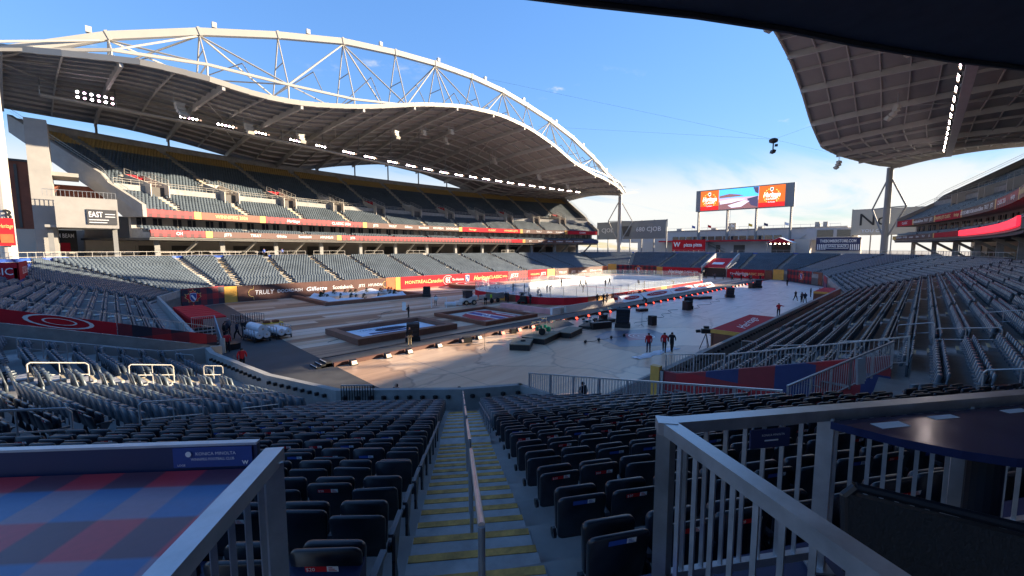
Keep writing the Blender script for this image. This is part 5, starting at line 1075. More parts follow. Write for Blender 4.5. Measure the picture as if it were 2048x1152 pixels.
# mic stand and small lamps with cable
for k, (x, y, lab) in enumerate(((44.9,22.9,'thin microphone stand by the black upright box'),(33.4,28.8,'microphone stand on the pond floor right of the drums'),(24.5,27.4,'microphone stand on the low drum riser'))):
    t = thing('microphone_stand', lab, 'stand', (x,y,.006)); MB().tube((x,y,.02),(x,y,1.5),.015,6).build('pole', 'black_gear', t); MB().tube((x,y,1.5),(x+.4,y-.3,1.75),.012,6).build('boom', 'black_gear', t)
    for a in range(3): MB().tube((x,y,.25),(x+.4*math.cos(a*2.1),y+.4*math.sin(a*2.1),.02),.012,5).build('leg', 'black_gear', t)
fl = [(33.1,22.6),(34.8,22.2),(36.6,21.9),(38.4,21.5)]
for k, (x, y) in enumerate(fl):
    t = thing('floor_lamp', '%s little black floor lamp right of the drum risers' % ORD(k+1), 'lamp', (x,y,.006), 'little floor lamps right of the drums', R(30)); MB().box((0,0,.17), (.34,.24,.2), 0, 0, R(-25)).build('head', 'black_gear', t, True); MB().box((0,0,.04), (.4,.14,.05)).build('bracket', 'black_gear', t, True)
cb = MB(); pts = [(x, y+.25, .02) for x, y in fl]; P2 = []
for a, b in zip(pts[:-1], pts[1:]): P2 += [(a[0]+(b[0]-a[0])*q/5, a[1]+(b[1]-a[1])*q/5+.12*math.sin(q*1.26), .025) for q in range(5)]
cb.path(P2+[(41,22.4,.025)], .018, 5); tag(cb.build('cable', 'black_gear'), 'thin black cable linking the little floor lamps', 'cable')
for q, (x0, y0, x1, y1, lab) in enumerate(((21,31.0,43,25.4,'long black cable from the near footlights to the big speaker stack'),(46,24,61,25.6,'black cable between the two larger speaker stacks'),(16,40,31,55,'black cable snaking across the plank floor'),(64,24.2,82,25.6,'black cable running on to the third speaker stack'))):
    tag(MB().path([(x0+(x1-x0)*k/24, y0+(y1-y0)*k/24+.5*math.sin(k*.9+q)+.3*math.sin(k*.37), .022) for k in range(25)], .022, 5).build('floor_cable', 'black_gear'), lab, 'cable')
# drum risers and drum kit
def riser(label, x, y, w_, d_, h, rz):
    t = thing('drum_riser', label, 'riser', (x,y,.006), 'black topped risers by the runway', rz); MB().box((0,0,h/2-.03), (w_,d_,h-.06)).build('skirt', 'black_gear', t, True); MB().box((0,0,h-.02), (w_*1.02,d_*1.02,.06)).build('deck', 'riser_top', t, True); return t
riser('low riser with a coiled cable left of the drum kit', 27.6, 25.8, 2.6, 1.8, .55, R(35)); riser('drum riser under the green drum kit', 31.4, 26.6, 4.0, 2.4, .55, R(15)); riser('long riser right of the drum kit', 35.2, 26.0, 3.4, 1.5, .55, R(15))
coil = MB()
for k in range(24): a, b = R(30*k), R(30*k+30); coil.tube((27.7+.22*math.cos(a),25.7+.22*math.sin(a),.58+.004*k), (27.7+.22*math.cos(b),25.7+.22*math.sin(b),.584+.004*k), .025, 5)
tag(coil.build('coiled_cable', 'black_gear'), 'coil of black cable on the low riser', 'cable')
dk = thing('drum_kit', 'green drum kit with brass cymbals on the near riser', 'drum kit', (31.4,26.6,.58))
cx, cy, cz = 31.4, 26.6, .58; dv2 = Vector((-.75,-.66,0))
MB().tube(Vector((cx,cy,cz+.34))+dv2*.1, Vector((cx,cy,cz+.34))+dv2*.6, .33, 18).build('bass_drum', 'drum_green', dk); MB().tube(Vector((cx,cy,cz+.34))+dv2*.6, Vector((cx,cy,cz+.34))+dv2*.63, .345, 18).build('bass_hoop', 'black_gear', dk)
for (x, y, z, r, h, mt) in ((-.45,.25,.55,.2,.35,'drum_green'),(.5,-.4,.45,.24,.42,'drum_green'),(-.25,-.05,.85,.16,.22,'drum_green'),(.12,-.3,.85,.16,.24,'drum_green'),(.0,.65,.55,.19,.16,'chrome')):
    d_ = MB().lathe((cx+x,cy+y,cz+z-.2), [(r*.98,0),(r,.02),(r,h),(r*.98,h+.02)], 14).build('drum', mt, dk); MB().tube((cx+x,cy+y,cz+.01),(cx+x,cy+y,cz+z-.2),.02,6).build('drum_leg', 'chrome', d_)
for (x, y, z, r) in ((-.9,.3,1.25,.26),(.85,-.75,1.3,.28),(-.6,.8,1.0,.2),(.5,.2,1.45,.26),(-.95,-.4,1.4,.25)):
    c_ = MB().tube((cx+x,cy+y,cz+.01),(cx+x,cy+y,cz+z),.015,6).build('cymbal_stand', 'chrome', dk); MB().lathe((cx+x,cy+y,cz+z), [(r,0),(r*.3,.025),(.02,.05)], 14).build('cymbal', 'cymbal', c_)
d2 = thing('drum_kit', 'distant dark drum kit on the platform behind the big speaker stack', 'drum kit', (44.5,27.6,.37))
for (x, y, z, r, h) in ((0,0,.35,.3,.5),(.6,.2,.4,.22,.4),(-.6,.2,.4,.22,.4),(.2,.5,.7,.16,.25)): MB().lathe((44.5+x,27.6+y,.37+z-.3), [(r,0),(r,h)], 10).build('drum', 'black_gear', d2)
for (x, y, z) in ((-.9,0,1.2),(.9,0,1.25),(.3,-.5,1.35)): MB().tube((44.5+x,27.6+y,.38),(44.5+x,27.6+y,.37+z),.02,6).build('cymbal_stand', 'chrome', d2); MB().lathe((44.5+x,27.6+y,.37+z), [(.25,0),(.02,.05)], 10).build('cymbal', 'cymbal', d2)
d3 = thing('percussion_rack', 'rack of stands and small drums left of the big speaker stack', 'instruments', (40.4,27.2,.006)); MB().box((40.4,27.2,.16), (3.0,1.4,.3), .3).build('platform', 'black_gear', d3)
for k in range(9): x, y = 39.2+.3*k, 27.0+.4*math.sin(k*2.3); MB().tube((x,y,.3),(x+.1*math.sin(k),y,1.0+.3*math.sin(k*1.7)),.02,5).build('stand', 'chrome', d3); MB().lathe((x,y,.7+.2*math.sin(k*1.3)), [(.18,0),(.18,.2)], 8).build('drum', 'seat_frame' if k % 2 else 'galv', d3)
for x, y, h, lab in ((37.5,29.0,.5,'wide dark ramp leading up to the runway'),):
    t = thing('stage_ramp', lab, 'ramp', (x,y,0)); MB().hexa([(35,29.3,.006),(36.4,31.3,.006),(40.8,31.1,.006),(40.2,29.0,.006)], [(35.8,30.6,.32),(36.4,31.3,.34),(40.8,31.1,.34),(40.6,30.4,.32)]).build('ramp_deck', 'black_mat', t)
    MB().tube((36.2,31.2,.35),(36.9,30.6,1.3),.03,6).build('handrail', 'galv', t); MB().tube((36.9,30.6,1.3),(36.9,30.6,.2),.03,6).build('handrail_post', 'galv', t)
sp_ = thing('stage_steps', 'small black steps at the near end of the runway', 'steps', (12.5,32.6,0))
for k in range(3): MB().lohi((11.7+.35*k,31.9,.008), (12.85,33.2,.14+.13*k)).build('step', 'black_gear', sp_); MB().lohi((11.71+.35*k,31.95,.142+.13*k), (11.76+.35*k,33.15,.15+.13*k)).build('nosing', 'white_letter', sp_)
# printed team patch on the pond floor
fp = thing('floor_print', 'dark blue printed patch with white circle on the pond floor', 'floor print', (38,20,0))
flat(fp, 'blue_patch', [(34,19.4),(36.2,23.6),(39.5,24.2),(44,21.6),(42,18.2),(37.6,16.6)], .009, 'cool_patch' if 'cool_patch' in MATS else mat('cool_patch', (0.13,0.15,0.21), .35, var=.4, scale=.5).name, .003)
flat(fp, 'red_swash', [(37,20.2),(39.6,22.2),(41.6,20.4),(39.2,18.9)], .0135, mat('swash', (0.36,0.12,0.14), .4, var=.35, scale=.8).name, .003)
m = MB()
for r0, r1 in ((1.2,1.32),(.78,.86),(.3,.4)):
    for k in range(28): a0, a1 = R(360/28*k), R(360/28*(k+1)); m.add([(39.8+r*math.cos(a), 20.3+r*math.sin(a), .02) for r, a in ((r0,a0),(r1,a0),(r1,a1),(r0,a1))], [(0,1,2,3)])
m.build('white_rings', 'white_letter', fp)
pl_ = thing('plastic_sheet', 'crumpled white plastic sheet on the floor at the feet of three people', 'sheet', (34,15.6,0)); vs = []; nx, ny = 14, 5
for i in range(nx+1):
    for j in range(ny+1): vs.append((31.2+.42*i, 15.9-.05*i+.18*j+.12*math.sin(i*1.7), .02+.10*random.random()*(0 < j < ny)))
MB().add(vs, [(i*(ny+1)+j, (i+1)*(ny+1)+j, (i+1)*(ny+1)+j+1, i*(ny+1)+j+1) for i in range(nx) for j in range(ny)]).build('sheet', 'snow', pl_)
# red covers over the field entrances
def red_cover(label, x0, x1, y0, y1, z, word, mt='red_banner', wood=True, stripes=False):
    t = thing('entrance_cover', label, 'canopy', (x0,y0,0)); MB().lohi((x0,y0,z), (x1,y1,z+.12)).build('red_top', mt, t, uvfn=lambda v: (v.x, v.y)); MB().lohi((x0-.05,y0,z-.18), (x0-.002,y1,z+.14)).build('gold_edge', 'gold_board' if wood else mt, t)
    MB().lohi((x0+.02,y1-.16,.02), (x1-.02,y1-.02,z-.005)).build('side_wall', 'wood_red' if wood else mt, t); MB().lohi((x0+.02,y0+.02,.02), (x0+.14,y1-.2,z-.005)).build('end_wall', 'wood_red' if wood else mt, t)
    if word: text('lettering', word, ((x0+x1)/2,(y0+y1)/2,z+.13), (.98,.1,0), (-.1,.98,0), (y1-y0)*.42, 'white_letter', t, width=(x1-x0)*.62, shear=.4)
    if stripes:
        for k in range(7): MB().lohi((x0,y0+.6+k*1.6,z+.121), (x1,y0+.68+k*1.6,z+.15)).build('rib', 'red_bright', t)
    return t
red_cover('red entrance cover with white script beside the right wall', 36.5, 47.5, 9.75, 12.4, 2.15, 'Heritage'); red_cover('smaller red entrance cover far along the right wall', 82, 92, 10, 12.4, 2.0, ''); red_cover('ribbed red cover below the back left corner', 6.7, 9.3, 47.5, 59, 2.45, '', 'red_bright', False, True)
# field steps and railings by the left wall
fs_ = thing('field_steps', 'grey metal steps down from the left seats to the mat', 'steps', (7.2,45,0))
for k in range(8): MB().lohi((6.35,42.6+.3*k,.25*k+.02), (7.9,42.9+.3*k,.25*k+.09)).build('tread', 'galv', fs_); MB().lohi((6.4,42.88+.3*k,.25*k+.09), (7.85,42.9+.3*k,.25*k+.26)).build('riser', 'black_gear', fs_)
MB().hexa([(7.92,42.5,.0),(8.0,42.5,.0),(8.0,45.2,1.9),(7.92,45.2,1.9)], [(7.92,42.5,1.0),(8.0,42.5,1.0),(8.0,45.2,3.0),(7.92,45.2,3.0)]).build('side_panel', 'galv', fs_)
rail_run('landing_railing', 'grey barred railing beside the red cover above the steps', [(7.95,45.3,1.95),(6.3,45.3,1.95)], 0, 1.05, 1.6, .13, .05)
pn = MB().hexa([(6.4,35.0,1.7),(6.6,34.6,1.7),(6.62,34.62,1.7),(6.42,35.02,1.7)], [(6.4,35.0,2.75),(6.6,34.6,2.75),(6.62,34.62,2.75),(6.42,35.02,2.75)]).build('gate_panel', 'white_paint'); tag(pn, 'small cream gate leaf on the left wall beside the red jacket', 'gate')
# carts with rolled white mats
def cart(label, x, y, rz, big):
    t = thing('roll_cart', label, 'cart', (x,y,.008), 'carts of rolled white mats', rz); MB().box((0,0,.32), (1.5,2.6,.1)).build('deck', 'black_gear', t, True)
    for a in (-.7,.7):
        for b in (-1.2,1.2): MB().tube((a-.03,b,.12),(a+.03,b,.12),.12,10).build('wheel', 'tyre', t, True); MB().box((a,b,.78), (.06,.06,1.0)).build('post', 'galv', t, True)
        MB().box((a,0,1.25), (.05,2.4,.05)).build('side_rail', 'galv', t, True); 
        for b in (-.6,0,.6): MB().box((a,b,.8), (.04,.04,.9)).build('side_bar', 'galv', t, True)
    for (u, z, r) in ((-.33,.72,.33),(.33,.72,.33))+(((0,1.28,.42),) if big else ()): r_ = MB().tube((u,-1.45,z),(u+.05,1.4,z),r,16).build('mat_roll', 'tarp', t, True); MB().tube((u,-1.48,z),(u,-1.44,z),r*.22,10).build('roll_core', 'rim', r_, True)
cart('cart with three big white mat rolls on the grey mat', 11.5, 46.4, R(8), True); cart('cart with two white mat rolls beside the yellow table', 13.5, 46.6, R(8), False)
yt = thing('yellow_cart', 'yellow tool cart with red boxes behind the mat rolls', 'cart', (14.2,50.8,.008))
MB().box((14.2,50.8,.85), (1.9,.9,.08)).box((14.2,50.8,.35), (1.9,.9,.06)).build('shelves', 'yellow', yt)
for a in (-.9,.9):
    for b in (-.4,.4): MB().box((14.2+a,50.8+b,.45), (.07,.07,.85)).build('leg', 'yellow', yt)
for k, x in enumerate((13.6,14.5)):
    tag(MB().box((x,50.8,1.02), (.6,.5,.25)).box((x,50.8,1.17), (.2,.06,.06)).build('tool_box', 'wood_red'), 'dark red tool box on the yellow cart, %s' % ('left one', 'right one')[k], 'tool box', 'tool boxes on the yellow cart')
for k in range(6):
    t = thing('crowd_barrier', '%s dark metal barrier in the stack by the red cover' % ORD(k+1), 'barrier', (12.4+.5*k,58.5,.008), 'stacked barriers on the mat', R(12)); 
    MB().box((0,0,1.05), (.04,2.2,.05)).box((0,0,.3), (.04,2.2,.05)).build('rails', 'galv', t, True)
    for b in (-1.1,-.55,0,.55,1.1): MB().box((0,b,.55), (.04,.04,1.05)).build('upright', 'seat_frame', t, True)
    MB().box((.2,0,.03), (.7,.06,.05)).build('foot', 'seat_frame', t, True)
tr = thing('black_trunk', 'long low black trunk by the left steps', 'case', (8.9,44.6,.008)); MB().box((8.9,44.6,.26), (.9,2.4,.5), .1).build('body', 'black_gear', tr); MB().box((8.9,44.6,.53), (.94,2.44,.05), .1).build('lid', 'black_gear', tr)
# skid steer, trailer, goal, ice utility cart
sk = thing('skid_loader', 'white compact loader with dark cab near the rink corner', 'loader', (43,52,.008)); c0 = Vector((43,52,.008)); f0 = Vector((-.8,.2,0)).normalized(); s0 = Vector((-f0.y,f0.x,0))
def sb(name, f_, s_, z, d_, mt, par=None): p = c0+f0*f_+s0*s_; return MB().box((p.x,p.y,z), d_, math.atan2(f0.y,f0.x)).build(name, mt, par or sk)
sb('body', 0, 0, .75, (2.3,1.2,.7), 'machine_white'); sb('engine_cover', -1.0, 0, 1.2, (.8,1.2,.6), 'machine_white'); sb('cab', .1, 0, 1.65, (1.2,1.1,1.1), 'glass_dark'); sb('roof', .1, 0, 2.24, (1.4,1.25,.1), 'black_gear'); sb('bucket', 1.7, 0, .4, (.6,1.7,.55), 'machine_white')
for a in (-.7,.7):
    for b in (-.75,.75): p = c0+f0*a+s0*b; wv = MB().tube(p-s0*.13+UP*.4, p+s0*.13+UP*.4, .4, 16).build('wheel', 'tyre', sk); MB().tube(p-s0*.14+UP*.4, p+s0*.14+UP*.4, .22, 12).build('rim', 'rim', wv)
for b in (-.62,.62): MB().beam(c0+f0*-.9+s0*b+UP*1.4, c0+f0*1.5+s0*b+UP*.6, .12, .16).build('lift_arm', 'machine_white', sk)
tl = thing('flat_trailer', 'grey utility trailer behind the white loader', 'trailer', (47.5,51.6,.008)); MB().lohi((45.6,50.8,.6), (50,52.4,1.3)).build('bed', 'galv', tl); MB().lohi((45.7,50.75,.95), (49.9,50.8,1.6)).build('side', 'steel_grey', tl); MB().tube((45.6,51.6,.7),(44.4,51.8,.5),.06,6).build('drawbar', 'black_gear', tl)
for x in (47,48.4): MB().tube((x,50.6,.38),(x,50.8,.38),.37,14).build('wheel', 'tyre', tl)
gn = thing('hockey_goal', 'white practice goal net standing on the plank floor', 'goal', (37.4,52.3,.008)); a, b = Vector((36.6,53,.01)), Vector((38.3,51.5,.01)); bk = Vector((.65,.72,0))*.9
MB().path([a, a+UP*1.6, b+UP*1.6, b], .05, 8).build('goal_frame', 'white_letter', gn); MB().path([a, a+bk, b+bk, b], .035, 6).path([a+UP*1.6, a+bk], .03, 6).path([b+UP*1.6, b+bk], .03, 6).build('back_frame', 'white_letter', gn)
m = MB()
for k in range(13): p = a.lerp(b, k/12); m.tube(p+UP*1.6, p+bk, .008, 4)
for k in range(8): m.tube(a.lerp(a+bk, k/7)+UP*(1.6*(1-k/7)), b.lerp(b+bk, k/7)+UP*(1.6*(1-k/7)), .008, 4)
m.build('net', 'white_letter', gn)
uc = thing('utility_cart', 'black utility buggy beside the rink boards', 'buggy', (50.5,46.8,.008)); MB().box((50.5,46.8,.55), (2.2,1.2,.4), .5).build('body', 'black_gear', uc); MB().box((50.4,46.8,.95), (.6,1.0,.5), .5).build('seat', 'black_gear', uc); MB().box((50.4,46.8,1.75), (1.4,1.2,.06), .5).build('roof', 'black_gear', uc)
for a, b in ((-.8,-.6),(.8,-.6),(-.8,.6),(.8,.6)): MB().tube((50.5+a*.88-b*.48,46.8+a*.48+b*.88-.1,.3),(50.5+a*.88-b*.48,46.8+a*.48+b*.88+.1,.3),.3,12).build('wheel', 'tyre', uc); MB().box((50.5+a*.6,46.8+b*.6,1.3), (.05,.05,.9)).build('roof_post', 'black_gear', uc)
wr = thing('mat_roll', 'white rolled mat lying beside the goal', 'mat roll', (40,52.6,.008)); MB().tube((39.2,53.1,.36),(40.6,52,.36),.35,16).build('roll', 'tarp', wr); MB().tube((39.17,53.12,.36),(39.2,53.1,.36),.1,10).build('core', 'rim', wr)
# ---------------------------------------------------------------- far end: scoreboard, buildings, billboards
vb = thing('video_board', 'wide video scoreboard on four posts above the far stand', 'scoreboard', (185,53,8))
MB().lohi((185.1,35.6,24.6), (187,71.2,33.3)).build('cabinet', 'steel_grey', vb)
def em(name, c, e=.75, var=True): return mat(name, c, .4, emit=c, es=e, fn=None).name
em('led_orange', (.55,.10,.012), .5); em('led_red', (.45,.012,.012), .5); em('led_blue', (.06,.30,.72), .7); em('led_snow', (.55,.52,.60), .5); em('led_dark', (.06,.05,.10), .4); em('led_pink', (.45,.30,.36), .5); em('led_white', (.9,.85,.8), .7); em('led_yellow', (.8,.5,.1), .6); em('led_brown', (.22,.10,.10), .4)
def led(name, y0, y1, z0, z1, mt, dx=0.0): return MB().lohi((185.0-dx,min(y0,y1),z0), (185.1-dx,max(y0,y1),z1)).build(name, mt, vb)
def ledp(name, pts, mt, dx): return MB().poly([(185.0-dx, y, z) for y, z in pts], .02, (-1,0,0)).build(name, mt, vb)
for (ya, yb) in ((69.3,62.0),(47.4,38.6)):
    led('orange_panel', ya, yb, 26.6, 32.9, 'led_orange'); led('red_plaid_strip', ya, yb, 24.9, 26.6, 'led_red'); c = (ya+yb)/2
    for k in range(18):
        a = R(20*k)
        if abs(math.cos(a)) > .2: ledp('wreath_leaf', [(c+math.cos(a)*2.5,29.0+math.sin(a)*2.6),(c+math.cos(a+.15)*2.9,29.0+math.sin(a+.15)*3.0),(c+math.cos(a+.28)*2.5,29.0+math.sin(a+.28)*2.6)], 'led_yellow', .03)
    ledp('shield', [(c+x*.8, 31.4+y*.85) for x, y in SHLD], 'led_white', .04); ledp('shield_band', [(c+x*.6, 31.4+y*.6) for x, y in SHLD], 'led_dark', .07)
    text('lettering', 'Heritage', (184.9,c,29.4), (0,-1,0), UP, 2.4, 'led_white', vb, width=5.6, shear=.3, bold=.02); text('lettering', 'CLASSIC', (184.9,c,27.9), (0,-1,0), UP, 1.1, 'led_white', vb, width=3.8); led('red_tag', c-1.5, c+1.5, 26.2, 27.1, 'led_red', .06); text('lettering', 'Tim Hortons', (184.8,c,26.65), (0,-1,0), UP, .7, 'led_white', vb, width=2.4, shear=.2)
led('picture_sky', 62, 47.4, 29.4, 32.9, 'led_blue'); led('picture_stands', 62, 47.4, 27.9, 29.4, 'led_pink'); led('picture_field', 62, 47.4, 24.9, 27.9, 'led_brown')
ledp('picture_roof', [(61.8,30.4),(58,31.0),(54.5,30.5),(52.6,29.9),(56,29.7),(61.8,29.5)], 'led_brown', .03); ledp('picture_stand_right', [(51.5,28.6),(47.6,29.4),(47.6,25.2),(50,26)], 'led_dark', .03); ledp('picture_rink', [(58.5,26.4),(52.5,28.0),(50.5,27.6),(53.5,25.6),(57,25.4)], 'led_snow', .05); ledp('picture_canopy', [(49.4,32.8),(47.5,32.8),(47.5,30.2),(48.6,30.8)], 'led_dark', .04); ledp('picture_snow', [(61.5,28.4),(56,28.9),(52,28.6),(57,27.4),(61.5,27.0)], 'led_snow', .06)
for k, y in enumerate((70.3,58.8,48.2,36.6)):
    for dx in (0, 1.2): MB().beam((186+dx,y,7.5), (186+dx,y,24.58), .55, .55).build('post', 'steel_grey', vb)
    for z in range(9, 24, 3): MB().beam((186,y,z), (187.2,y,z+2.5), .14, .14).build('lattice', 'steel_grey', vb)
for s in (0, .8): MB().tube((185.8,57.6+s,14), (185.8,57.6+s,24.5), .05, 6).build('ladder_rail', 'galv', vb)
for z in range(14, 25): MB().tube((185.8,57.6,z), (185.8,58.4,z), .04, 5).build('ladder_rung', 'galv', vb)
fb = thing('far_building', 'long pale grey building with stairs behind the far stand', 'building', (190,55,7.2))
MB().lohi((182,25,7.2), (200,96,12.0)).build('lower_wall', 'facade', fb); MB().lohi((190,20,12.0), (215,112,16.6)).build('upper_wall', 'facade', fb); MB().lohi((189.6,20,16.6), (215,112,17.0)).build('parapet', 'concrete_light', fb); MB().lohi((178,33,12.0), (190,84,12.25)).build('balcony_slab', 'concrete_light', fb)
MB().lohi((177.8,33,11.75), (178,84,12.3)).build('red_fascia', 'red_banner', fb)
for k in range(14): MB().lohi((189.8,40+3.1*k,12.6), (189.95,42.6+3.1*k,14.2)).build('window', 'glass_dark', fb)
for y0, y1 in ((61.2,59.6),(54.5,50.5)): MB().lohi((181.8,y1,7.2), (181.98,y0,10.4)).build('doorway', 'dark_wall', fb)
for k in range(12): MB().lohi((180.4,64.5-.62*k,10.9-.3*k), (181.8,65.2-.62*k,11.1-.3*k)).build('stair_step', 'steel_grey', fb)
MB().beam((180.3,65.2,12.2),(180.3,57.6,8.6),.12).beam((181.9,65.2,12.2),(181.9,57.6,8.6),.12).build('stair_rail', 'steel_grey', fb)
for k, (y, w_, h) in enumerate(((58,3.4,2.8),(66,2,1.0),(81,2.4,1.1),(48,1.6,1.0),(29,1.4,2.0),(26.5,1.4,2.0))): MB().lohi((195,y,17.0), (198,y+w_,17.0+h)).build('roof_unit', 'concrete_light', fb)
for k in range(12): MB().beam((189.7,34.5-.55*k*.8,12.3+.36*k),(189.7,34.0-.55*k*.8,12.3+.36*k),.6,.12).build('stair_step', 'steel_grey', fb)
for k in range(30): MB().tube((190,22+3*k,17), (190,22+3*k,18), .05, 5).build('roof_rail_post', 'galv', fb)
MB().tube((190,22,18),(190,110,18),.05,5).build('roof_rail', 'galv', fb)
ps = thing('shop_sign', 'red sign with a white W and rounded white words on the far building', 'sign', (177.6,72,8)); MB().lohi((177.5,63.9,7.9), (177.7,77.6,12.6)).build('board', 'red_bright', ps); text('lettering', 'W', (177.4,75.6,10.6), (0,-1,0), UP, 2.6, wl, ps, bold=.04); text('lettering', 'pizza pizza', (177.4,68.9,10.5), (0,-1,0), UP, 2.0, wl, ps, width=7.4, bold=.03)
MB().lohi((177.7,63.9,7.3), (181,77.6,12.5)).build('kiosk_body', 'facade', ps)
tn = thing('broadcast_tent', 'lit broadcast stage tent with white gabled roof behind the far seats', 'tent', (168,33,7.2))
for x in (163.5,169): 
    for y in (31.5,38.5): MB().tube((x,y,7.2),(x,y,11),.12,6).build('tent_pole', 'white_paint', tn)
MB().add([(163.2,31.2,11),(163.2,38.8,11),(163.2,35,12.7),(169.3,31.2,11),(169.3,38.8,11),(169.3,35,12.7),(163.2,31.2,10.85),(163.2,38.8,10.85),(163.2,35,12.55),(169.3,31.2,10.85),(169.3,38.8,10.85),(169.3,35,12.55)], [(0,2,5,3),(1,4,5,2),(6,9,11,8),(7,8,11,10),(0,6,8,2),(2,8,7,1),(3,5,11,9),(5,4,10,11)]).build('tent_roof', 'tarp', tn)
MB().add([(163.15,31.2,10.9),(163.15,38.8,10.9),(163.15,35,12.6)], [(0,1,2)]).build('red_gable', 'red_banner', tn); MB().lohi((163,30.9,6.9), (169.5,39.1,7.5)).build('stage_deck', 'black_gear', tn); MB().lohi((169,31.4,7.5), (169.2,38.6,10.9)).build('back_curtain', 'dark_wall', tn); MB().lohi((164,31.3,7.6), (169,31.4,10.8)).build('clear_side', 'facade_warm', tn)
for k in range(5): l = MB().box((163.8,32.3+1.3*k,10.6), (.3,.4,.3)).build('spot_lamp', 'black_gear', tn); MB().lohi((163.6,32.12+1.3*k,10.45), (163.65,32.48+1.3*k,10.75)).build('lens', 'lamp_warm', l)
st_ = thing('store_sign', 'navy and white striped store sign behind the far right seats', 'sign', (172,20,8)); MB().lohi((172,14.6,8.3), (172.3,26.2,12.6)).build('board', 'navy', st_); MB().lohi((172.3,14.6,7.2), (176,26.2,12.4)).build('kiosk_body', 'facade_warm', st_)
text('lettering', 'THEBOMBERSTORE.COM', (171.9,20.4,11.4), (0,-1,0), UP, 1.3, wl, st_, width=9.4, bold=.02); MB().lohi((171.9,17.6,9.0), (171.99,23.4,10.4)).build('white_box', wl, st_); MB().lohi((171.86,17.75,9.15), (171.9,23.25,10.25)).build('navy_box', 'navy', st_); text('lettering', 'SWAG SHACK', (171.8,20.5,9.7), (0,-1,0), UP, 1.1, wl, st_, width=5.0, bold=.02)
for k in range(5): MB().lohi((171.95,25.8-.5*k,8.6), (171.99,25.55-.5*k,10.4)).build('stripe', wl, st_); MB().lohi((171.95,17.2-.5*k,8.6), (171.99,16.95-.5*k,10.4)).build('stripe', wl, st_)
MB().lohi((172.5,28,7.2), (176,32.5,12.2)).build('white_shed', 'facade_warm'); tag(bpy.data.objects['white_shed'], 'plain pale shed left of the navy store sign', 'shed')
bx2 = thing('control_box', 'grey cabin with dark windows above the store sign', 'cabin', (178,20,12)); MB().lohi((178,16,12.0), (184,30,16)).build('body', 'facade', bx2); 
for y in (17,22.5): MB().lohi((177.9,y,13), (178,y+4.5,15.3)).build('window', 'glass_dark', bx2)
def billboard(label, x, y0, y1, z0, z1, mt, words, nb=6):
    t = thing('billboard', label, 'billboard', (x,y0,7.2)); MB().lohi((x,y0,z0), (x+.06,y1,z1)).build('mesh_panel', mt, t)
    for k in range(nb+1):
        y = y0+(y1-y0)*k/nb; MB().beam((x+.8,y,7.2),(x+.8,y,z1+.3),.35).build('post', 'steel_grey', t)
        if k < nb: y2 = y0+(y1-y0)*(k+1)/nb; MB().beam((x+.8,y,z0 if k % 2 else z1),(x+.8,y2,z1 if k % 2 else z0),.2).build('brace', 'steel_grey', t)
    for z in (z0, z1): MB().beam((x+.8,y0,z),(x+.8,y1,z),.3).build('beam', 'steel_grey', t)
    for (y, z, wd, h, wid, lm) in words: text('lettering', wd, (x-.08,y,z), (0,-1,0), UP, h, lm, t, width=wid)
    return t
billboard('dark mesh billboard with pale letters behind the far left roof column', 166, 75.4, 108, 13.2, 20.6, 'mesh_screen', [(83,17,'680 CJOB',2.6,11,wl),(102.5,17,'CJOB',2.6,6,wl)])
MB().poly([(165.9,90.5,18.6),(165.9,95.5,18.6),(165.9,94.2,14.2),(165.9,91.8,14.2)], .03, (-1,0,0)).build('cup_shape', 'sign_grey', bpy.data.objects['billboard'])
billboard('pale see-through billboard reading No behind the right roof column', 176, -12, 17.6, 13.4, 21.4, 'cream_screen', [(12.2,18.0,'No',5.4,7.0,'black_gear'),(11.8,14.6,'YOU CAN',1.4,6.4,'jersey_pale'),(1,18.0,'W',5.0,5.0,'black_gear')])
for k, (y, lab, mt) in enumerate(((74,'small blue flag left of the red flag on the far roof','royal'),(67.3,'small red and white flag on the far roof','red_bright'),(58.2,'pale flag on the far roof beside the ladder','tarp'),(51.5,'yellow flag between the board posts','yellow'),(46,'small dark flag right of the yellow flag','navy'),(39,'grey flag near the right board post','jersey_pale'))):
    t = thing('flag', lab, 'flag', (189,y,13), 'flags on the far building'); MB().tube((189,y,12.3),(189,y,19.2),.06,6).build('pole', 'white_paint', t); vs = [(189+.1*math.sin(q),y-.35*q,19.1-.12*q+.05*math.sin(2*q)-(1.0 if j else 0)) for q in range(5) for j in (0, 1)]; MB().add(vs, [(2*q,2*q+1,2*q+3,2*q+2) for q in range(4)]).build('cloth', mt, t)
# ---------------------------------------------------------------- left tower, bar, brick hall
tw = thing('stair_tower', 'pale concrete stair tower with EAST sign at the near end of the left stand', 'tower', (0,106,7.2))
MB().lohi((-4.9,99.5,7.2), (-2.5,105.5,29.0)).build('shaft', 'concrete_light', tw); MB().lohi((-2.45,96.6,12.3), (4.7,97.0,17.1)).build('front_panel', 'concrete_light', tw); MB().lohi((-3.7,97.02,12.3), (4.7,108,12.7)).build('floor_slab', 'concrete', tw); MB().lohi((-3.7,107.5,12.7), (3.5,107.9,20)).build('back_wall', 'brick_brown', tw)
MB().lohi((-3.7,100,20.6), (0.5,107,21.2)).build('upper_slab', 'steel_cream', tw)
MB().lohi((1.0,96.45,12.9), (4.5,96.58,15.3)).build('sign_board', 'sign_grey', tw); text('lettering', 'EAST', (2.0,96.4,14.45), (1,0,0), UP, 1.2, wl, tw, width=1.6, bold=.02)
for k in range(4): MB().lohi((1.2+(1.9 if k < 2 else 0),96.42,13.15+.42*(k % 2)+(.95 if k < 2 else 0)), (2.9+(1.4 if k < 2 else .2*k),96.44,13.27+.42*(k % 2)+(.95 if k < 2 else 0))).build('small_print_line', 'tarp', tw)
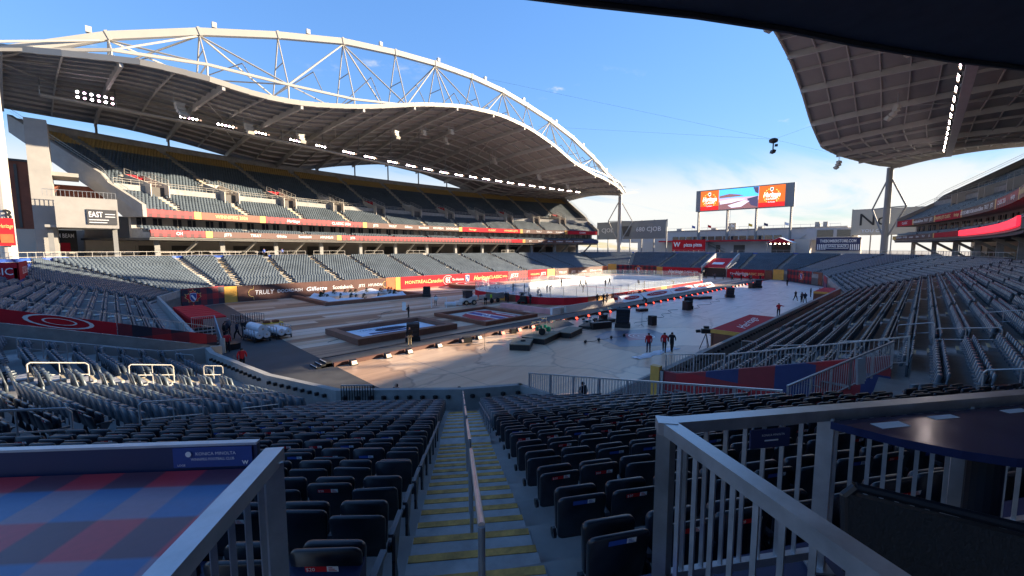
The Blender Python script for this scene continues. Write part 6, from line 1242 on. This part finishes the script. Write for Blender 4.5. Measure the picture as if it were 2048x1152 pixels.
MB().tube((-3.6,96.8,18.1),(4.6,96.8,18.1),.05,6).build('top_rail', 'galv', tw)
for k in range(18): MB().box((-3.6+.48*k,96.8,17.6), (.05,.05,1.0)).build('rail_post', 'galv', tw)
for x in (-3.2,4.2): MB().box((x,98.5,9.7), (.6,.6,5.1)).build('column', 'steel_grey', tw)
MB().lohi((-8,112,7.2), (8,112.3,12.4)).build('ground_wall', 'facade_warm', tw)
br = thing('bar_booth', 'black bar booth with white lettering under the tower', 'booth', (-3,108,7.2)); MB().lohi((-3.4,108,7.2), (-.4,110.5,12.2)).build('body', 'black_gear', br); text('lettering', 'JIM BEAM', (-1.9,107.9,11.2), (1,0,0), UP, 1.0, wl, br, width=2.4, bold=.02); MB().lohi((-2.5,107.92,8.4), (-1.3,107.98,10.0)).build('red_label', 'red_banner', br); MB().lohi((-3.4,107.4,7.2), (-.4,107.98,8.3)).build('counter', 'facade_warm', br)
bh = thing('brick_hall', 'brown clad hall at the far left edge behind the column', 'building', (-14,125,7.2)); MB().lohi((-24,125,7.2), (-5.6,140,25.6)).build('wall', 'brick_brown', bh); MB().lohi((-24.2,124.7,25.6), (-5.4,140,26.0)).build('roof_edge', 'dark_wall', bh)
for k in range(5): MB().lohi((-20+3*k,124.85,13), (-19.6+3*k,124.98,25)).build('cladding_rib', 'dark_wall', bh)
cbn = thing('column_banner', 'red and orange banner hung on the left roof column', 'banner', (-7,91.6,8.5)); MB().lohi((-7.9,91.8,9.4), (-6.4,91.95,13.2)).build('cloth', 'red_bright', cbn); MB().lohi((-7.75,91.75,9.8), (-6.55,91.79,11)).build('orange_patch', 'orange_wall', cbn); text('lettering', 'Heritage', (-7.15,91.7,12.1), (1,0,0), UP, .8, 'gold_letter', cbn, width=1.3, shear=.3)
for k in range(5):
    t = thing('bar_counter', '%s pale standing bar counter on the left concourse' % ORD(k+1), 'counter', (-4+7*k,102.6,7.2), 'bar counters on the left concourse'); MB().lohi((-6+8.0*k,102.5,8.2), (-.5+8.0*k,103.2,8.32)).build('top', 'facade_warm', t)
    for x in (-5.6,-3.2,-.9): MB().box((x+8*k,102.85,7.7), (.1,.5,1.0)).build('leg', 'steel_grey', t)
# ---------------------------------------------------------------- cable camera
sc = thing('cable_camera', 'black camera hanging on wires in the open sky', 'camera', (96,47,36)); c = Vector((95,22.3,29.6))
sc.location = c
MB().lathe(c, [(.35,-.3),(.75,-.1),(.8,.35),(.4,.6)], 12).build('winch_body', 'black_gear', sc); MB().tube(c-UP*.3, c-UP*1.5, .12, 6).build('arm', 'black_gear', sc); MB().box(c-UP*1.9, (1.3,.6,.55), .6, 0, .3).build('camera_head', 'black_gear', sc); MB().box(c+Vector((.5,-.4,-.7)), (.5,.5,.4), .3).build('gimbal', 'black_gear', sc)
for e in (roof_pt(EAST,.62,.05,4), roof_pt(WEST,.95,0,0), roof_pt(WEST,.72,0,0), Vector((60,92,54))): MB().tube(c+UP*.4, e, .013, 4).build('wire', 'black_gear', sc)
# ---------------------------------------------------------------- people
def body(pose):
    """joints -> skin mesh, one continuous surface; faces sorted by body region"""
    J = {'pel':(0,0,.93),'sp':(0,.01,1.12),'ch':(0,.0,1.34),'nk':(0,.0,1.49),'hd':(0,.02,1.60),'ht':(0,.01,1.70)}
    J.update({'hl':(-.10,0,.90),'hr':(.10,0,.90),'kl':(-.11,.02,.50),'kr':(.11,.02,.50),'al':(-.12,-.02,.10),'ar':(.12,-.02,.10),'tl':(-.13,.14,.045),'tr':(.13,.14,.045),
              'sl':(-.19,0,1.42),'sr':(.19,0,1.42),'el':(-.25,-.03,1.15),'er':(.25,-.03,1.15),'wl':(-.25,.06,.92),'wr':(.25,.06,.92),'gl':(-.25,.09,.82),'gr':(.25,.09,.82)})
    if pose == 'walk': J.update({'kl':(-.10,.20,.52),'al':(-.10,.26,.10),'tl':(-.11,.42,.06),'kr':(.10,-.10,.50),'ar':(.10,-.34,.14),'tr':(.11,-.22,.045),'el':(-.26,-.16,1.18),'wl':(-.24,-.12,.95),'gl':(-.23,-.09,.86),'er':(.26,.10,1.18),'wr':(.24,.26,1.02),'gr':(.23,.32,.95)})
    if pose == 'bend': J.update({'pel':(0,-.08,.86),'sp':(0,.05,1.02),'ch':(0,.25,1.14),'nk':(0,.36,1.20),'hd':(0,.46,1.25),'ht':(0,.53,1.30),'sl':(-.19,.30,1.15),'sr':(.19,.30,1.15),'el':(-.22,.42,.90),'er':(.22,.42,.90),'wl':(-.16,.52,.68),'wr':(.16,.52,.68),'gl':(-.14,.55,.58),'gr':(.14,.55,.58),'hl':(-.10,-.08,.84),'hr':(.10,-.08,.84),'kl':(-.12,.06,.47),'kr':(.12,.06,.47)})
    if pose == 'reach': J.update({'er':(.42,.16,1.34),'wr':(.60,.34,1.30),'gr':(.68,.42,1.29),'el':(-.24,.12,1.18),'wl':(-.14,.32,1.15),'gl':(-.10,.40,1.15)})
    if pose == 'carry': J.update({'el':(-.24,.10,1.16),'wl':(-.18,.32,1.12),'gl':(-.15,.40,1.12),'er':(.24,.10,1.16),'wr':(.18,.32,1.12),'gr':(.15,.40,1.12)})
    B = [('pel','sp',1),('sp','ch',1),('ch','nk',1),('nk','hd',2),('hd','ht',3),('pel','hl',0),('pel','hr',0),('hl','kl',0),('hr','kr',0),('kl','al',0),('kr','ar',0),('al','tl',4),('ar','tr',4),('ch','sl',1),('ch','sr',1),('sl','el',1),('sr','er',1),('el','wl',1),('er','wr',1),('wl','gl',2),('wr','gr',2)]
    RAD = {'pel':.155,'sp':.15,'ch':.165,'nk':.062,'hd':.10,'ht':.085,'hl':.10,'hr':.10,'kl':.072,'kr':.072,'al':.052,'ar':.052,'tl':.045,'tr':.045,'sl':.075,'sr':.075,'el':.055,'er':.055,'wl':.042,'wr':.042,'gl':.04,'gr':.04}
    names = list(J); me = bpy.data.meshes.new('b'); me.from_pydata([J[n] for n in names], [(names.index(a), names.index(b)) for a, b, _ in B], [])
    o = bpy.data.objects.new('b', me); C.objects.link(o); md = o.modifiers.new('s', 'SKIN'); md.use_smooth_shade = True
    for i, n in enumerate(names): me.skin_vertices[0].data[i].radius = (RAD[n]*1.06, RAD[n]*(.82 if n in ('pel','sp','ch') else 1)); me.skin_vertices[0].data[i].use_root = (n == 'pel')
    o.modifiers.new('u', 'SUBSURF').levels = 1
    out = bpy.data.meshes.new_from_object(o.evaluated_get(bpy.context.evaluated_depsgraph_get())); bpy.data.objects.remove(o)
    seg = [(Vector(J[a]), Vector(J[b]), k) for a, b, k in B]
    for p in out.polygons:
        best = (9, 0)
        for a, b, k in seg:
            d = b-a; t = max(0, min(1, (p.center-a).dot(d)/d.length_squared)); q = (p.center-a-d*t).length
            if q < best[0]: best = (q, k)
        k = best[1]
        if k == 3 or (k == 2 and p.center.z > J['hd'][2]-.03): k = 3 if (p.center.y < J['hd'][1]+.035 or p.center.z > J['hd'][2]+.07) else 2
        p.material_index = k
    return out
POSES = {p: body(p) for p in ('stand','walk','bend','reach','carry')}
def person(label, x, y, pose, face, top, legs='cloth_black', z=.008, hat='hair', sc_=1.0):
    me = POSES[pose]; o = bpy.data.objects.new('person', me); C.objects.link(o); o.location = (x, y, z); o.rotation_euler = (0, 0, R(face)-math.pi/2); o.scale = (sc_*1.04,)*3
    if len(me.materials) == 0:
        for k in range(5): me.materials.append(None)
    for k, mt in enumerate((legs, top, 'skin', hat, 'shoe')): o.material_slots[k].link = 'OBJECT'; o.material_slots[k].material = M(mt)
    tag(o, label, 'person'); return o
person('person in black jacket and beige trousers standing on the runway', 20.3,32.9,'stand',-100,'cloth_black','cloth_beige',.17)
person('person in black carrying a tall white panel on the plank floor', 29.2,47.4,'carry',160,'cloth_black'); t = MB().box((28.75,47.7,1.55), (.06,.62,1.1), .3).box((28.75,47.7,2.05), (.06,.45,.14), .3).build('carried_board', 'white_letter'); tag(t, 'white rounded board held up by a person in black', 'board')
person('person in dark jacket holding a pale sack near the goal', 38.4,54.4,'carry',-120,'cloth_navy'); tag(MB().lathe((38.2,54.0,.9), [(.1,0),(.3,.15),(.32,.4),(.12,.6)], 10).build('pale_sack', 'tarp'), 'pale sack held by the person near the goal', 'sack')
person('person in red jacket standing alone on the pond floor', 33.7,16.5,'stand',40,'cloth_red','cloth_navy'); person('person in red jacket bending forward beside a black coat', 34.8,15.6,'walk',20,'cloth_red'); person('person in long black coat walking near two red jackets', 35.4,15.2,'walk',10,'cloth_black')
person('person in red jacket by the small cream gate', 7.7,35.2,'walk',70,'cloth_red'); person('person in red jacket at the foot of the left steps', 8.3,42.6,'stand',80,'cloth_red')
person('person in black standing left of the red cover steps', 9.3,48.6,'stand',-40,'cloth_black'); person('person in dark coat among the group by the red cover', 9.6,49.6,'stand',100,'cloth_navy'); person('person with white cap in the group by the red cover', 10.2,51.4,'stand',-60,'cloth_grey','cloth_black',.008,'tarp')
person('person in navy coat pulling the mat roll cart', 10.3,48.3,'walk',150,'cloth_navy'); person('person in black pushing the mat roll cart', 11.0,48.9,'carry',-80,'cloth_black')
person('person in red with arm stretched out on the side path', 64.4,13.4,'reach',20,'cloth_red')
for k, (x, y, po, fc, tp, lab) in enumerate(((85.5,15.4,'walk',-120,'cloth_black','dark figure walking left of the pair on the side path'),(83.0,13.6,'walk',30,'cloth_navy','dark figure pushing a case on the side path'),(83.8,14.2,'stand',60,'cloth_grey','grey figure behind the one pushing a case'),(94,14.6,'stand',-90,'cloth_black','far dark figure near the second red cover'),(95,13.4,'stand',120,'cloth_navy','dark figure closest to the second red cover'),(118.5,23.2,'walk',180,'cloth_black','lone dark figure by the far right corner'),(55.8,36.0,'walk',180,'cloth_black','left figure of the dark trio on the runway edge'),(56.6,35.4,'walk',190,'cloth_black','middle figure of the dark trio on the runway edge'),(57.8,35.5,'walk',170,'cloth_navy','right figure of the dark trio on the runway edge'),(46.6,26.8,'stand',100,'cloth_black','dark figure beside the distant drum kit'))): person(lab, x, y, po, fc, tp, z=.2 if 'trio' in lab else .008)
ri = [(60.8,59.2,'stand'),(62,57.2,'stand'),(58.5,50.6,'bend'),(57.6,52,'stand'),(64.3,53.2,'stand'),(66.2,54.0,'bend'),(69.5,48.2,'stand'),(77.8,60.0,'stand'),(79.0,55.5,'walk'),(80.6,55.2,'walk'),(83.8,52.0,'stand'),(92,48,'bend'),(88.2,53.6,'walk'),(84.5,42.8,'stand'),(97.5,42,'bend')]
for k, (x, y, po) in enumerate(ri): person('dark clothed figure on the ice, %s from the near left rink corner' % ORD(k+1), x, y, po, 360*random.random(), ('cloth_black','cloth_navy','cloth_grey')[k % 3], z=.25)
for k, (x, y) in enumerate(((51.0,47.6),(49.6,50.0),(49.4,49.3),(46.4,50.2),(44.6,49.6),(50.2,45.0),(52.0,44.4),(45.0,53.4))): person(('person in dark clothes by the rink corner, %s from the right' % ORD(k+1)) if k != 3 else 'person in bright green vest by the trailer', x, y, ('stand','walk','carry','stand','bend','stand','walk','stand')[k], 360*random.random(), 'cloth_green' if k == 3 else ('cloth_black','cloth_navy')[k % 2])
for k, (x, y, lab) in enumerate(((9.9,19.6,'head of a person behind the near wall, left one of two'),(10.9,19.0,'head and shoulders of a person behind the near wall, right one'),(13.4,17.0,'person mostly hidden behind the wall beside the stairs'),(17.4,12.2,'dark person in the mouth of the plaid tunnel'),(18.6,12.8,'second person in the mouth of the plaid tunnel'))): person(lab, x, y, 'stand', 200*k, ('cloth_black','cloth_navy')[k % 2], z=.32 if k < 2 else .03)
for k, (x, y, lab) in enumerate(((71,36.6,'dark seated figure behind the wedge boards, left'),(73.5,36.9,'dark seated figure behind the wedge boards, right'),(62,31.0,'small dark figure crouching at the footlights'))): person(lab, x, y, 'bend', 90, 'cloth_black', z=.01)
for k in range(10): person('tiny dark figure in the crew at the far end wall, %s from the left' % ORD(k+1), 131+2.5*math.sin(k*2.1), 46.5-1.6*k, ('stand','bend','walk')[k % 3], 100*k, ('cloth_black','cloth_navy','cloth_grey')[k % 3])
for k, (x, y, lab) in enumerate(((27.6,100.9,'person in blue on the left concourse, left of two'),(31.2,100.9,'person in blue on the left concourse, right of two'))): person(lab, x, y+1.2, 'stand', -90, 'royal', z=7.2)
cmn = person('camera operator in red at the right wall', 39.4,13.0,'carry',120,'cloth_red'); tc_ = thing('field_camera', 'black broadcast camera on a tripod at the right wall', 'camera', (38.6,13.5,.008)); MB().box((38.6,13.5,1.65), (.8,.35,.4), 2.2).build('camera_body', 'black_gear', tc_); MB().tube((38.3,13.9,1.65),(38.1,14.2,1.62),.14,10).build('lens', 'black_gear', tc_); MB().box((38.6,13.5,2.0), (.4,.3,.2), 2.2).build('viewfinder', 'black_gear', tc_)
for a in range(3): MB().tube((38.6,13.5,1.45),(38.6+.5*math.cos(a*2.1),13.5+.5*math.sin(a*2.1),.01),.035,6).build('tripod_leg', 'seat_frame', tc_)
